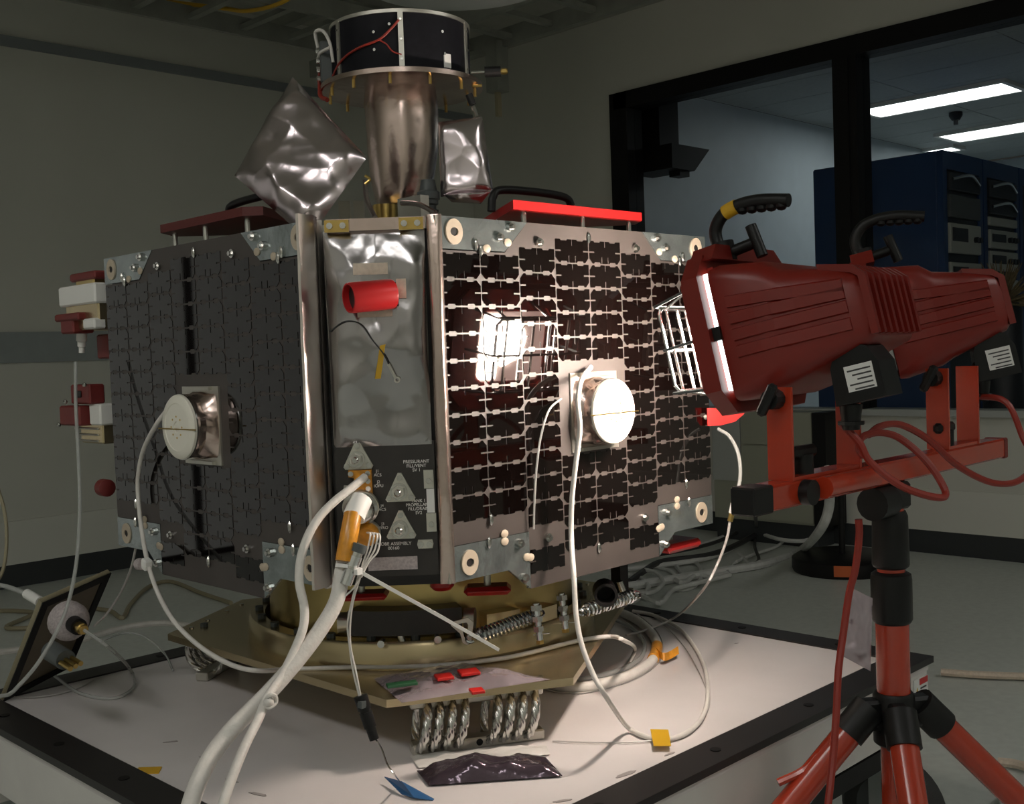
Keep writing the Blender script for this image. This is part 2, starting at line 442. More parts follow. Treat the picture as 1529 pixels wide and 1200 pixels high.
# blue racks
RX, RY, RZ = 7.30, 3.21, 2.535
def rack(i, label):
    x0 = RX + i * .66; x1 = x0 + .64; yb = RY + .945
    t = thing('equipment_rack', ((x0 + x1) / 2, RY + .6, 0), label, 'rack', 'blue equipment racks')
    MB().bb(x0, x1, RY + .03, yb, 0, RZ, .01).build('cabinet', 'rack_blue', t)
    MB().frame([(x0, .05), (x1, .05), (x1, RZ), (x0, RZ)], [(x0 + .06, .12), (x1 - .06, .12), (x1 - .06, RZ - .12), (x0 + .06, RZ - .12)], lambda a, b, n: Vector((a, n, b)), RY - .01, RY + .03).build('front_frame', 'rack_blue', t)
    MB().bb(x0 + .06, x1 - .06, RY + .005, RY + .03, .12, RZ - .12).build('blank_panel', 'rack_dark', t)
    rows = [[(2.28, 2.40, 'rack_dark', 1), (2.10, 2.25, 'gear_grey', 0), (1.86, 2.06, 'gear_beige', 2), (1.60, 1.80, 'gear_beige', 3), (1.2, 1.5, 'gear_grey', 0)],
            [(2.28, 2.40, 'rack_dark', 1), (2.16, 2.26, 'rack_dark', 1), (2.08, 2.14, 'gear_beige', 0), (1.92, 2.05, 'gear_beige', 3), (1.76, 1.90, 'gear_beige', 3), (1.45, 1.70, 'gear_beige', 2), (.9, 1.35, 'gear_grey', 0)],
            [(2.1, 2.34, 'gear_grey', 0), (1.7, 2.0, 'rack_dark', 2), (1.3, 1.6, 'gear_grey', 3), (.7, 1.2, 'gear_grey', 0)]][i % 3]
    for z0, z1, m, k in rows:
        d = MB().bb(x0 + .07, x1 - .07, RY - .025, RY + .005, z0, z1, .006).build('instrument', m, t)
        if k == 1: MB().tube([(x0 + .1, RY - .03, z1 - .05), (x0 + .3, RY - .07, z1 - .02), (x1 - .1, RY - .03, z1 - .06)], .012).build('handle', 'chrome', d, True)
        if k >= 2:
            zc = (z0 + z1) / 2
            MB().bb(x0 + .10, x0 + .34, RY - .03, RY - .024, zc - .02, z1 - .03).build('screen', 'rack_dark', d)
            for q in range(k): MB().cyl((x1 - .12 - q * .06, RY - .05, zc), (x1 - .12 - q * .06, RY - .025, zc), .02, n=10).build('knob', 'rack_dark', d)
    if i == 2:
        MB().bb(x0 + .2, x0 + .225, RY - .03, RY - .024, 1.15, 1.175).build('status_light', 'led', t)
    return t
rack(0, 'blue equipment rack whose broad blue side faces the window')
rack(1, 'second blue rack, with stacked beige instruments, right of the broad blue side')
rack(2, 'rightmost blue rack cut off by the edge of the photo')
# hanging monitor
hm = thing('hanging_monitor', (6.95, 5.05, 2.57), 'black monitor on a ceiling bracket in the window corner', 'monitor')
MB().bb(6.78, 7.02, 5.12, 5.38, 2.78, OC).build('bracket_column', 'frame_black', hm)
MB().prism([(6.74, 2.80), (7.22, 2.80), (7.02, 2.62), (6.74, 2.62)], lambda a, b, n: Vector((a, n, b)), 4.98, 5.38).build('screen_housing', 'frame_black', hm)
MB().bb(6.86, 6.98, 5.0, 5.1, 2.575, 2.63).build('latch', 'frame_black', hm)
# plush / dried plant blob in front of rack
pl = MB()
for i in range(120):
    a = random.uniform(0, 2 * PI); e = random.uniform(-.2, 1.3); d = Vector((math.cos(a) * math.cos(e), math.sin(a) * math.cos(e), math.sin(e)))
    c = Vector((7.22, 2.80, 1.50)); pl.cyl(c, c + d * random.uniform(.18, .30), .012, .002, n=5)
pt = thing('straw_bundle', (7.22, 2.80, 0), 'fuzzy tan bundle sticking up in front of the blue racks', 'bundle')
pl.build('bristles', 'plush', pt)['kind'] = 'stuff'
MB().lathe([(.10, .0), (.13, .05), (.12, 1.46), (.10, 1.50)], (7.22, 2.80, 0), n=16).build('holder', 'rack_dark', pt, True)

# ------------------------------------------------------------------ overhead
def ladder(name, a, b, wdt, z, label, step=.32):
    a = Vector(a); b = Vector(b); ax = (b - a).normalized(); sd = Vector((-ax.y, ax.x, 0))
    t = thing(name, (a.x, a.y, z), label, 'cable ladder', 'overhead cable ladders')
    rot = Matrix((ax, sd, Zv)).transposed()
    L = (b - a).length
    for s_ in (-1, 1):
        MB().box((a + b) / 2 + sd * (s_ * wdt / 2) + Vector((0, 0, z)), (L, .03, .11), rot).build('side_rail', 'tray_steel', t)
    k = int(L / step); rung = MB().box((0, 0, 0), (.045, wdt, .03), rot).mesh('rung', 'tray_steel')
    for i in range(k + 1): inst('rung', rung, t, Matrix.Translation(a + ax * (i * step + .05) + Vector((0, 0, z - .01))))
    return t
lad = ladder('cable_ladder', (4.75, 6.3, 0), (4.75, 2.2, 0), .5, 3.26, 'steel cable ladder overhead running toward the window wall', .34)
ladder('cable_ladder', (1.6, 5.55, 0), (4.45, 5.55, 0), .6, 3.30, 'steel cable ladder overhead along the left wall', .34)
tr = thing('cable_trough', (3.9, 4.6, 3.4), 'dark overhead strut frame behind the round lamp housing', 'strut')
for i in range(3): MB().bb(3.0 + i * .55, 3.08 + i * .55, 3.6, 6.2, 3.42, 3.50).build('strut', 'tray_steel', tr)
MB().bb(2.8, 4.6, 4.7, 4.78, 3.40, 3.48).build('cross_strut', 'tray_steel', tr)
MB().bb(2.8, 4.6, 5.3, 5.38, 3.40, 3.48).build('cross_strut', 'tray_steel', tr)
hs = thing('lamp_housing', (*at(685, -40, 3.9).xy, 2.3), 'round brushed metal housing hanging at the top above the satellite', 'housing')
hc = at(685, -30, 3.9)
MB().lathe([(.34, .45), (.36, .40), (.36, .03), (.345, 0), (.30, .004), (.26, .03)], hc, n=48).build('shell', 'housing_grey', hs, True)
MB().cyl(hc + Vector((0, 0, .45)), Vector((hc.x, hc.y, CH)), .05).build('stem', 'housing_grey', hs, True)
pc = at(741, 72, 7.06)
cb = MB().bb(pc.x - .05, pc.x + .05, pc.y - .05, pc.y + .05, 2.93, 3.24).build('conduit', 'tray_steel', lad)  # conduit hanging from the ladder, built as its part
MB().bb(pc.x - .015, pc.x + .015, pc.y - .015, pc.y + .015, 2.78, 2.95).build('rod', 'wire_tan', cb)
tag(MB().tube([at(250, 2, 6.6), at(330, 12, 6.4), at(370, 16, 6.3), at(420, 4, 6.1), at(470, -30, 6.0)], .012).build('overhead_cable', 'tape_yellow', None, True), 'pale yellow cable sagging from the overhead ladder at top left', 'cable')

# cabinet behind the light stand
cbn = thing('floor_cabinet', (*onz(1190, 772, 0).xy, 0), 'olive grey cabinet against the wall behind the work light stand', 'cabinet')
c0 = onx(1066, 700, WX - .25); c1 = onx(1236, 700, WX - .25)
xf = WX - .25
MB().bb(xf, WX - .03, c1.y + .09, c0.y - .0, .145, .86).build('body', 'panel_olive', cbn)
MB().bb(xf - .012, xf, c0.y - .22, c0.y, .4, .86).build('door', 'sill_grey', cbn)
MB().bb(xf - .012, xf, c1.y + .10, c0.y - .23, .16, .64).build('door', 'panel_olive', cbn)
MB().bb(xf - .012, xf, c1.y + .10, c0.y - .23, .65, .855).build('drawer', 'panel_olive', cbn)
MB().bb(xf - .02, WX - .03, c1.y, c1.y + .09, .145, .86).build('side_channel', 'frame_black', cbn)
MB().bb(xf + .02, WX - .03, c1.y + .09, c0.y, 0, .145).build('plinth', 'baseboard_black', cbn)
# round stand base on the floor
bs = onz(1258, 838, .05)
rb = thing('round_base', (bs.x, bs.y, 0), 'low round black stand base with an orange tape patch on the floor', 'stand base')
MB().lathe([(.27, 0), (.28, .02), (.28, .075), (.25, .095), (.05, .10)], (bs.x, bs.y, 0), n=40).build('disc', 'black_plastic', rb, True)
dv = Vector((-bs.x, -bs.y, 0)).normalized(); sv = Vector((-dv.y, dv.x, 0))
vsn = []
for i in range(7):
    a = -.0 + (i - 3) * .055
    dd = dv * math.cos(a) + sv * math.sin(a)
    for z in (.018, .078): vsn.append(Vector((bs.x, bs.y, z)) + dd * .284)
MB().add(vsn, [(2 * i, 2 * i + 2, 2 * i + 3, 2 * i + 1) for i in range(6)]).build('tape_patch', 'tape_orange', rb)
MB().cyl((bs.x, bs.y, .1), (bs.x, bs.y, .60), .018).build('post', 'black_plastic', rb, True)

# ================================================================== TABLE
TX0, TX1, TY0, TY1, TZ = .905, 2.66, 1.213, 2.865, .507
tb = thing('wheeled_table', (1.78, 2.04, 0), 'low wheeled white platform table with a black rubber border under the satellite', 'table')
MB().bb(TX0 + .01, TX1 - .01, TY0 + .01, TY1 - .01, TZ - .03, TZ).build('top', 'table_white', tb)
bw = .085
for x0, x1, y0, y1 in ((TX0, TX1, TY0, TY0 + bw), (TX0, TX1, TY1 - bw, TY1), (TX0, TX0 + bw, TY0 + bw, TY1 - bw), (TX1 - bw, TX1, TY0 + bw, TY1 - bw)):
    b = MB().bb(x0, x1, y0, y1, TZ - .012, TZ + .004).build('edge_strip', 'table_edge', tb)
    L = max(x1 - x0, y1 - y0); k = 5
    for i in range(k):
        f = (i + .5) / k; c = Vector((x0 + (x1 - x0) * f, y0 + bw / 2, TZ + .004)) if x1 - x0 > y1 - y0 else Vector((x0 + bw / 2, y0 + (y1 - y0) * f, TZ + .004))
        MB().cyl(c, c + Vector((0, 0, .002)), .011, n=12).build('bolt', 'frame_black', b)
for x0, x1, y0, y1 in ((TX0 + .015, TX1 - .015, TY0 + .012, TY0 + .03), (TX0 + .015, TX1 - .015, TY1 - .03, TY1 - .012), (TX0 + .012, TX0 + .03, TY0 + .03, TY1 - .03), (TX1 - .03, TX1 - .012, TY0 + .03, TY1 - .03)):
    MB().bb(x0, x1, y0, y1, TZ - .16, TZ - .03).build('apron', 'table_frame', tb)
for x in (TX0 + .08, TX1 - .07):
    for y in (TY0 + .08, TY1 - .12):
        MB().bb(x - .05, x + .05, y - .05, y + .05, .29, TZ - .16).build('leg', 'table_frame', tb)
for y in (TY0 + .08, TY1 - .12): MB().bb(TX0 + .17, TX1 - .17, y - .025, y + .025, .30, .345).build('stretcher', 'table_frame', tb)
MB().bb(TX0 + .2, TX1 - .2, TY0 + .02, TY0 + .035, .29, .335).build('lower_rail', 'frame_black', tb)
def caster(x, y):
    c = MB().bb(x - .05, x + .05, y - .05, y + .05, .275, .29).bb(x - .05, x - .036, y - .04, y + .04, .10, .28).bb(x + .036, x + .05, y - .04, y + .04, .10, .28).build('caster', 'zinc', tb)
    MB().lathe([(.085, -.026), (.118, -.030), (.13, -.020), (.13, .020), (.118, .030), (.085, .026)], (x, y, .13), (1, 0, 0), 36).build('wheel', 'rubber', c, True)
    MB().lathe([(.085, -.028), (.06, -.02), (.03, -.034), (.03, .034), (.06, .02), (.085, .028)], (x, y, .13), (1, 0, 0), 24).build('hub', 'gear_grey', c, True)
for x in (TX0 + .08, TX1 - .07):
    for y in (TY0 + .08, TY1 - .12): caster(x, y)
# warning sticker on the apron end
sk = TX1 - .06
st = MB().bb(sk - .03, sk + .045, TY0 + .0095, TY0 + .012, TZ - .100, TZ - .040).build('warning_sticker', 'label_white', tb)
MB().bb(sk - .0, sk + .043, TY0 + .0085, TY0 + .0095, TZ - .057, TZ - .042).build('warning_header', 'sign_red', st)
MB().prism([(-.026, -.092), (-.002, -.092), (-.014, -.060)], lambda a, b, n: Vector((sk + a, n, TZ + b)), TY0 + .0085, TY0 + .0095).build('warning_triangle', 'sign_yellow', st)
for i in range(3): MB().bb(sk + .004, sk + .036, TY0 + .0088, TY0 + .0095, TZ - .068 - i * .011, TZ - .064 - i * .011).build('print_line', 'print_dark', st)
# scuffs
for i, (px, py, a, L) in enumerate(((255, 1107, .2, .05), (300, 1130, -.5, .02), (345, 1165, -.6, .06), (385, 1185, -.5, .07), (935, 1155, .7, .09), (1000, 1125, .7, .05), (840, 1195, .3, .06), (1100, 960, .3, .02))):
    p = onz(px, py, TZ + .0008); mb = MB(); n = 14; pts = []
    ex = Vector((math.cos(a - .8), math.sin(a - .8), 0)); ey = Vector((-ex.y, ex.x, 0))
    for k in range(n):
        t = 2 * PI * k / n; r = .6 + .4 * noise.noise(Vector((k * 1.7, i, 0)))
        pts.append((math.cos(t) * L / 2 * r, math.sin(t) * L / 9 * r))
    mb.prism(pts, lambda u, v, nn: p + ex * u + ey * v + Vector((0, 0, nn)), -.0005, .0003).build('scuff_mark', 'smudge', tb)

# ================================================================== SATELLITE
SX, SY = 1.78, 2.12
BZ, BH = .906, .65
PW, HW, KW = .836, .418, .582
sat = thing('satellite', (SX, SY, .70), 'small black satellite with solar panel sides standing on a gold ring', 'satellite')
def frame_of(o, ex, nn):
    o = Vector(o); ex = Vector(ex); nn = Vector(nn)
    return (lambda s, t, n=0.: o + ex * s + Zv * t + nn * n), Matrix.Translation(o) @ Matrix((ex, Zv, nn)).transposed().to_4x4()
FR, MR = frame_of((SX - HW, SY - KW, BZ), (1, 0, 0), (0, -1, 0))          # lit panel
FL, ML = frame_of((SX - KW, SY + HW, BZ), (0, -1, 0), (-1, 0, 0))         # dark panel
FC, MC = frame_of((SX - KW, SY - HW, BZ), (Q, -Q, 0), (-Q, -Q, 0))        # front corner
CW = .232
def octo(k, h): return [(-h, -k), (h, -k), (k, -h), (k, h), (h, k), (-h, k), (-k, h), (-k, -h)]
wfn = lambda a, b, n: Vector((SX + a, SY + b, n))
MB().prism(octo(KW - .014, HW - .006), wfn, .886, 1.535).build('core_body', 'dark_core', sat)
MB().prism(octo(KW - .02, HW - .01), wfn, 1.535, 1.548).build('top_deck', 'alu', sat)
MB().prism(octo(KW - .17, HW - .12), wfn, .836, .886).build('bottom_deck', 'dark_core', sat)

# cells
CP, RP = .1045, .0505
def cell_poly(kind):
    w, h = CP / 2 - .0022, RP / 2 - .0017
    ch = .010; sl = .016; st = .0016
    pts = []
    def edge_v(x, y0, y1, inward):                      # side with a slit at mid height
        d = 1 if y1 > y0 else -1
        return [(x, -d * st), (x + inward * sl, -d * st), (x + inward * sl, d * st), (x, d * st)]
    nb = .0030
    def notch(xc, y, sgn, d):                           # shallow interconnect notch
        return [(xc - d * .011, y), (xc - d * .009, y - sgn * nb), (xc + d * .009, y - sgn * nb), (xc + d * .011, y)]
    def slit(xc, y, sgn, d, L=.014): return [(xc - d * st, y), (xc - d * st, y - sgn * L), (xc + d * st, y - sgn * L), (xc + d * st, y)]
    cb, ct = (ch, .001) if kind in 'BD' else (.001, ch)
    if kind == 'C': cb = ct = .001
    pts += [(-w + cb, -h)]
    low = notch(-w / 2, -h, -1, 1) + (slit(-.010, -h, -1, 1) + slit(.010, -h, -1, 1) if kind == 'D' else slit(0, -h, -1, 1, .0125)) + notch(w / 2, -h, -1, 1)
    pts += low + [(w - cb, -h), (w, -h + cb)]
    pts += edge_v(w, -h, h, -1)
    pts += [(w, h - ct), (w - ct, h)]
    pts += notch(w / 2, h, 1, -1) + slit(0, h, 1, -1, .0125) + notch(-w / 2, h, 1, -1)
    pts += [(-w + ct, h), (-w, h - ct)]
    pts += edge_v(-w, h, -h, 1)
    pts += [(-w, -h + cb)]
    return pts
idf = lambda a, b, n: Vector((a, b, n))
CELL = {k: MB().prism(cell_poly(k), idf, 0, .0014).mesh('solar_cell', 'cell') for k in 'ABCD'}
def rowset(top, n): return [top - (i + .5) * RP for i in range(n)]
cols = [rowset(.585, 10), rowset(.585, 10), rowset(.602, 11) + [-.0215], rowset(.624, 5) + rowset(.182, 4), rowset(.624, 5) + rowset(.182, 4), rowset(.602, 11) + [-.0215], rowset(.585, 10), rowset(.585, 10)]
SUB = [(0, .040), (.21, .040), (.21, -.075), (.626, -.075), (.626, .040), (.836, .040), (.836, .588), (.665, .588), (.60, .65), (.236, .65), (.171, .588), (0, .588)]
BT = [(0, .590), (.170, .590), (.235, .65), (0, .65)]
BB = [(0, .039), (.209, .039), (.209, -.074), (.150, -.028), (0, -.028)]
ringm = MB().frame([(.021 * math.cos(i * PI / 12) * 1.0, .024 * math.sin(i * PI / 12)) for i in range(24)], [(.010 * math.cos(i * PI / 12), .008 * math.sin(i * PI / 12)) for i in range(24)], idf, 0, .003).mesh('washer', 'washer_tan')
boltm = MB().cyl((0, 0, 0), (0, 0, .006), .009, n=10).cyl((0, 0, .006), (0, 0, .012), .005, n=6).mesh('bolt', 'steel', sm=False)
blobm = MB().sph((0, 0, .001), .0105, 10, (1, .8, .3)).mesh('adhesive_dot', 'washer_tan', sm=True)
pinm = MB().sph((0, 0, .003), .008, 8, (.55, 1.5, .5)).mesh('pin', 'steel', sm=True)
def solar_panel(F, Mx, label):
    p = MB().prism(SUB, F, -.012, 0).build('solar_panel', 'substrate', sat)
    p['label'] = label
    for ci, rows in enumerate(cols):
        for ri, t in enumerate(rows):
            k = 'AB'[ci % 2]
            if t < 0: k = 'C'
            elif ri == 0 or (ci not in (3, 4) and ri == len([q for q in rows if q > 0]) - 2) or (ci in (3, 4) and ri in (5, 7)): k = 'D'
            inst('solar_cell', CELL[k], p, Mx @ Matrix.Translation((CP * (ci + .5), t, 0)))
    for mir in (0, 1):
        g = (lambda a, b, n: F(PW - a, b, n)) if mir else F
        gx = (lambda x: PW - x) if mir else (lambda x: x)
        for poly in (BT, BB): MB().prism(poly, g, -.006, .0012).build('corner_bracket', 'bracket_metal', p)
        for s, t in ((.038, .622), (.046, .004)):
            inst('washer', ringm, p, Mx @ Matrix.Translation((gx(s), t, .0012)))
            MB().cyl(g(s, t, -.004), g(s, t, .0022), .0085, n=6).build('socket', 'dark_core', p)
        for s, t in ((.155, .617), (.187, .638), (.180, .020), (.190, -.050), (.265, .612)):
            inst('bolt', boltm, p, Mx @ Matrix.Translation((gx(s), t, .0012)))
        for s, t in ((.178, .608), (.121, .594), (.140, .045), (.140, .030), (.200, -.010), (.210, -.012)):
            inst('adhesive_dot', blobm, p, Mx @ Matrix.Translation((gx(s), t, .0012)))
        for s, t in ((.092, .600), (.097, .034), (.104, .590), (.105, .077)):
            inst('pin', pinm, p, Mx @ Matrix.Translation((gx(s), t, .0012)))
    for s, t in ((.418, .628), (.418, -.024), (.262, .020), (PW - .262, .020)):
        inst('pin' if s == .418 else 'bolt', pinm if s == .418 else boltm, p, Mx @ Matrix.Translation((s, t, 0)))
    return p
pR = solar_panel(FR, MR, 'lamp-lit panel with rows of black cells')
pL = solar_panel(FL, ML, 'dark panel facing away from the lamp')
# hidden sides, plain
MB().prism([(.02, 0), (PW - .02, 0), (PW - .02, .63), (.02, .63)], frame_of((SX + HW, SY + KW, BZ), (-1, 0, 0), (0, 1, 0))[0], -.012, 0).build('solar_panel', 'substrate', sat)
MB().prism([(.02, 0), (PW - .02, 0), (PW - .02, .63), (.02, .63)], frame_of((SX + KW, SY - HW, BZ), (0, 1, 0), (1, 0, 0))[0], -.012, 0).build('solar_panel', 'substrate', sat)
# bright edge strips of the front corner
es = MB(); NV = 40; vs = []; fs = []
for k in range(NV + 1):                                # foil wrapped ridge, slightly uneven
    t = -.02 + .675 * k / NV; o1 = .003 * noise.noise(Vector((t * 22, 1, 0))); o2 = .004 * noise.noise(Vector((t * 16, 7, 0)))
    vs += [FC(-.014, t, -.002), FC(-.016 + o1 * .4, t, .056 + o2 * .5), FC(-.011 + o1 * .4, t, .058 + o2 * .5), FC(.010, t, .030 + o2 * .5), FC(.012, t, -.002)]
for k in range(NV):
    for q in range(5): q2 = (q + 1) % 5; fs.append((k * 5 + q, k * 5 + q2, k * 5 + 5 + q2, k * 5 + 5 + q))
fs += [(0, 1, 2, 3, 4), tuple(range(5 * NV, 5 * NV + 5))]
es.add(vs, fs).build('edge_strip', 'silver_edge', sat, True)
e2 = MB()
pillow(e2, [FC(.212, -.028, .004), FC(.240, -.028, .004), FC(.240, .652, .004), FC(.212, .652, .004)], FC(0, 0, 1) - FC(0, 0, 0), .014, 24, .003, 3., .2, 10, 4)
e2.build('edge_strip', 'foil_warm', sat, True)
MB().prism([(PW - .0005, -.028), (PW + .008, -.028), (PW + .008, .65), (PW - .0005, .65)], FL, -.02, .004).build('panel_edge', 'silver_edge', sat)
MB().prism([(-.008, -.028), (.0005, -.028), (.0005, .65), (-.008, .65)], FR, -.02, .004).build('panel_edge', 'alu', sat)
# antennas
def antenna(F, Mx, n1, label):
    s0, t0 = .418, .266
    a = MB().frame([(s0 - .074, t0 - .082), (s0 + .074, t0 - .082), (s0 + .074, t0 + .082), (s0 - .074, t0 + .082)], [(s0 - .06, t0 - .066), (s0 + .06, t0 - .066), (s0 + .06, t0 + .066), (s0 - .06, t0 + .066)], F, 0, .004).build('antenna', 'alu', sat)
    a['label'] = label
    fo = MB(); n = 48; prof = [(.070, .0), (.071, n1 * .25), (.064, n1 * .5), (.067, n1 * .8), (.062, n1)]
    vs = []; fs = []
    for k, (r, h) in enumerate(prof):
        for i in range(n):
            t = 2 * PI * i / n
            c, s = math.cos(t), math.sin(t); q = max(abs(c), abs(s)) if k == 0 else 1
            rr = r / (q ** .8) * (1 + .05 * noise.noise(Vector((c * 4, s * 4, k * 2.2))))
            vs.append(F(s0 + c * rr, t0 + s * rr, h + .002))
    for k in range(len(prof) - 1):
        for i in range(n): j = (i + 1) % n; fs.append((k * n + i, k * n + j, (k + 1) * n + j, (k + 1) * n + i))
    fo.add(vs, fs).build('foil_collar', 'foil_warm', a, True)
    nv = F(0, 0, 1) - F(0, 0, 0)
    MB().lathe([(.064, n1 - .006), (.067, n1 - .004), (.067, n1 + .004), (.064, n1 + .007), (.050, n1 + .009), (.049, n1 + .0075), (.012, n1 + .009), (.011, n1 + .007)], F(s0, t0), nv, 48).build('dish_face', 'white_disc', a, True)
    MB().cyl(F(s0, t0, n1 - .0035), F(s0, t0, n1 - .0005), .0685, n=48).build('rim_ring', 'steel', a, True)
    MB().cyl(F(s0 - .078, t0 - .004, n1 + .008), F(s0 + .075, t0 - .004, n1 + .008), .0016, n=6).build('tie_wire', 'brass', a)
    for i in range(8):
        t = 2 * PI * i / 8; MB().cyl(F(s0 + math.cos(t) * .022, t0 + math.sin(t) * .022, n1 + .008), F(s0 + math.cos(t) * .022, t0 + math.sin(t) * .022, n1 + .0095), .0022, n=6).build('rivet', 'brass', a)
    MB().prism([(s0 - .05, t0 + .074), (s0 + .05, t0 + .074), (s0 + .05, t0 + .081), (s0 - .05, t0 + .081)], F, .004, .012).build('clip', 'alu', a)
    MB().prism([(s0 - .05, t0 - .081), (s0 + .05, t0 - .081), (s0 + .05, t0 - .074), (s0 - .05, t0 - .074)], F, .004, .012).build('clip', 'alu', a)
antenna(FR, MR, .052, 'round white antenna face glaring in the lamp light')
antenna(FL, ML, .052, 'round cream antenna face on the dark panel')

# front corner: foil blanket and connector panel
fb = MB()
fn = FC(0, 0, 1) - FC(0, 0, 0)
pillow(fb, [FC(.026, .232, .002), FC(.206, .232, .002), FC(.208, .628, .002), FC(.022, .628, .002)], fn, .016, 60, .0120, 2.3, .02, 2.4, 5)
bvh = BVHTree.FromPolygons([tuple(v) for v in fb.v], fb.f)
def skin(s, t, o=0.):                                   # point on the blanket surface
    h = bvh.ray_cast(FC(s, t, .3), -fn)[0]
    return (h if h is not None else FC(s, t, .01)) + fn * o
def drape(quad, name, m, n=8, th=.0014):
    a, b, c, d = [Vector((*p, 0)) for p in quad]; top = []
    for i in range(n + 1):
        for j in range(n + 1):
            u, v = i / n, j / n; p = (a * (1 - u) + b * u) * (1 - v) + (d * (1 - u) + c * u) * v; top.append((p.x, p.y))
    N = len(top); vs = [skin(x, y, th) for x, y in top] + [skin(x, y, -.0005) for x, y in top]; fs = []
    for i in range(n):
        for j in range(n): k = i * (n + 1) + j; f = (k, k + 1, k + n + 2, k + n + 1); fs += [f, tuple(N + q for q in f[::-1])]
    e = [i * (n + 1) for i in range(n)] + [n * (n + 1) + j for j in range(n)] + [(n - i) * (n + 1) + n for i in range(n)] + [n - j for j in range(n)]
    for k in range(len(e)): p, q = e[k], e[(k + 1) % len(e)]; fs.append((p, q, N + q, N + p))
    return MB().add(vs, fs).build(name, m, blk, True)
blk = fb.build('foil_blanket', 'foil', sat, True)
MB().prism([(.03, .626), (.21, .626), (.21, .648), (.03, .648)], FC, 0, .012).build('foil_cap', 'foil_warm', sat)
for s in (.05, .185):
    b = MB().prism([(s - .022, .624), (s + .022, .624), (s + .022, .646), (s - .022, .646)], FC, .012, .017).build('latch', 'brass', sat)
    for d in (-.012, .012): MB().cyl(FC(s + d, .635, .017), FC(s + d, .635, .023), .006, n=8).build('screw', 'steel', b)
for s0, s1, t0, t1 in ((.078, .140, .545, .566), (.154, .172, .500, .536), (.083, .146, .468, .492)):
    drape([(s0, t0), (s1, t0), (s1, t1), (s0, t1)], 'tape_patch', 'tape_tan')
drape([(.122, .416), (.132, .418), (.119, .356), (.109, .356)], 'kapton_tape', 'tape_yellow')
MB().tube([skin(a, b, .003) for a, b in ((.03, .445), (.06, .462), (.09, .455), (.11, .425), (.128, .40), (.139, .372))], .0013).build('ground_wire', 'cable_dark', blk, True)
MB().cyl(skin(.135, .382, .004), skin(.146, .358, .004), .003, n=8).lathe([(.006, 0), (.006, .002), (.003, .002), (.003, 0)], skin(.149, .353, .003), fn, 14, True).build('ring_terminal', 'alu', blk, True)
# red cap
rc = thing('red_tube_cover', FC(.115, .50, .04), 'glossy red cylindrical cap on the crinkled silver blanket', 'protective cover')
ca = (R_ * -.86 + fn * .55 + Zv * -.08).normalized()
c0 = skin(.143, .508, .004)
MB().lathe([(.0265, -.004), (.0275, 0), (.0275, .078), (.0265, .082), (.0235, .082), (.0235, .012)], c0, ca, 36).build('tube', 'red_cap', rc, True)
MB().cyl(c0 + ca * .066, c0 + ca * .07, .0234, n=30).build('recess', 'dark_core', rc)
drape([(.100, .486), (.158, .486), (.158, .530), (.100, .530)], 'cutout', 'dark_core', 6, .0008)

# connector panel
cp = MB().prism([(.026, -.010), (.210, -.010), (.210, .238), (.026, .238)], FC, -.004, .002).build('connector_panel', 'black_anod', sat)
def tri_valve(s, t, k=1., nm='fill_valve'):
    pts = [(s - .030 * k, t - .022 * k), (s - .026 * k, t - .027 * k), (s + .030 * k, t - .027 * k), (s + .034 * k, t - .020 * k), (s + .006 * k, t + .034 * k), (s - .002 * k, t + .034 * k)]
    v = MB().prism(pts, FC, .002, .008).build(nm, 'alu', sat)
    MB().cyl(FC(s, t - .004, .008), FC(s, t - .004, .020), .018 * k, n=24).build('flange', 'steel', v, True)
    hexprism(MB(), FC(s, t - .004, .020), fn, .0135 * k, .012).build('hex_nut', 'alu', v)
    MB().lathe([(.008 * k, .03), (.008 * k, .038), (.005 * k, .041)], FC(s, t - .004), fn, 14).build('stem', 'steel', v, True)
    for a, b in ((s - .022 * k, t - .019 * k), (s + .025 * k, t - .019 * k), (s + .002 * k, t + .024 * k)):
        MB().cyl(FC(a, b, .008), FC(a, b, .013), .006 * k, n=10).build('screw', 'steel', v, True)
tri_valve(.143, .152, .86); tri_valve(.142, .083, .86)
tri_valve(.068, .214, .85)
def bracket(s, t, w, h, m='alu'):
    b = MB().prism([(s - w / 2, t - h / 2), (s + w / 2, t - h / 2), (s + w / 2, t + h / 2), (s - w / 2, t + h / 2)], FC, .002, .008).build('bracket', m, sat)
    MB().cyl(FC(s, t - .003, .008), FC(s, t - .003, .014), .005, n=10).build('screw', 'steel', b, True)
bracket(.198, .168, .018, .034); bracket(.200, .088, .018, .034)
MB().prism([(.193, .106), (.207, .106), (.207, .150), (.193, .150)], FC, .002, .007).build('label_plate', 'label_white', sat)
b = MB().prism([(.174, .040), (.200, .040), (.202, .048), (.200, .056), (.174, .056), (.172, .048)], FC, .002, .006).build('shackle_plate', 'alu', sat)
for s in (.179, .195): MB().cyl(FC(s, .048, .006), FC(s, .048, .012), .0055, n=10).build('screw', 'steel', b, True)
MB().prism([(.080, .002), (.171, .002), (.171, .026), (.080, .026)], FC, .002, .005).build('fastener_strip', 'velcro', sat)
b = MB().prism([(.040, .145), (.056, .145), (.058, .160), (.042, .162)], FC, .002, .010).build('bracket', 'alu', sat)
def TM(s, t, sc_=1.): return MC @ Matrix.Translation((s, t, .0022))
for body, s, t, sz in (('PRESSURANT\nFILL/VENT\nSV 1', .176, .193, .0082), ('TANK 1\nPROPELLANT\nFILL/DRAIN\nSV2', .177, .117, .0078), ('J1\nACS', .104, .182, .0078), ('J2\nIOPU', .105, .162, .0078), ('J4\nACS', .110, .118, .0075), ('J3\nPYRO', .110, .084, .0075), ('PROBE ASSEMBLY\n00160', .128, .046, .0085)):
    text(body, 'lettering', cp, TM(s, t), sz, 'print_white')
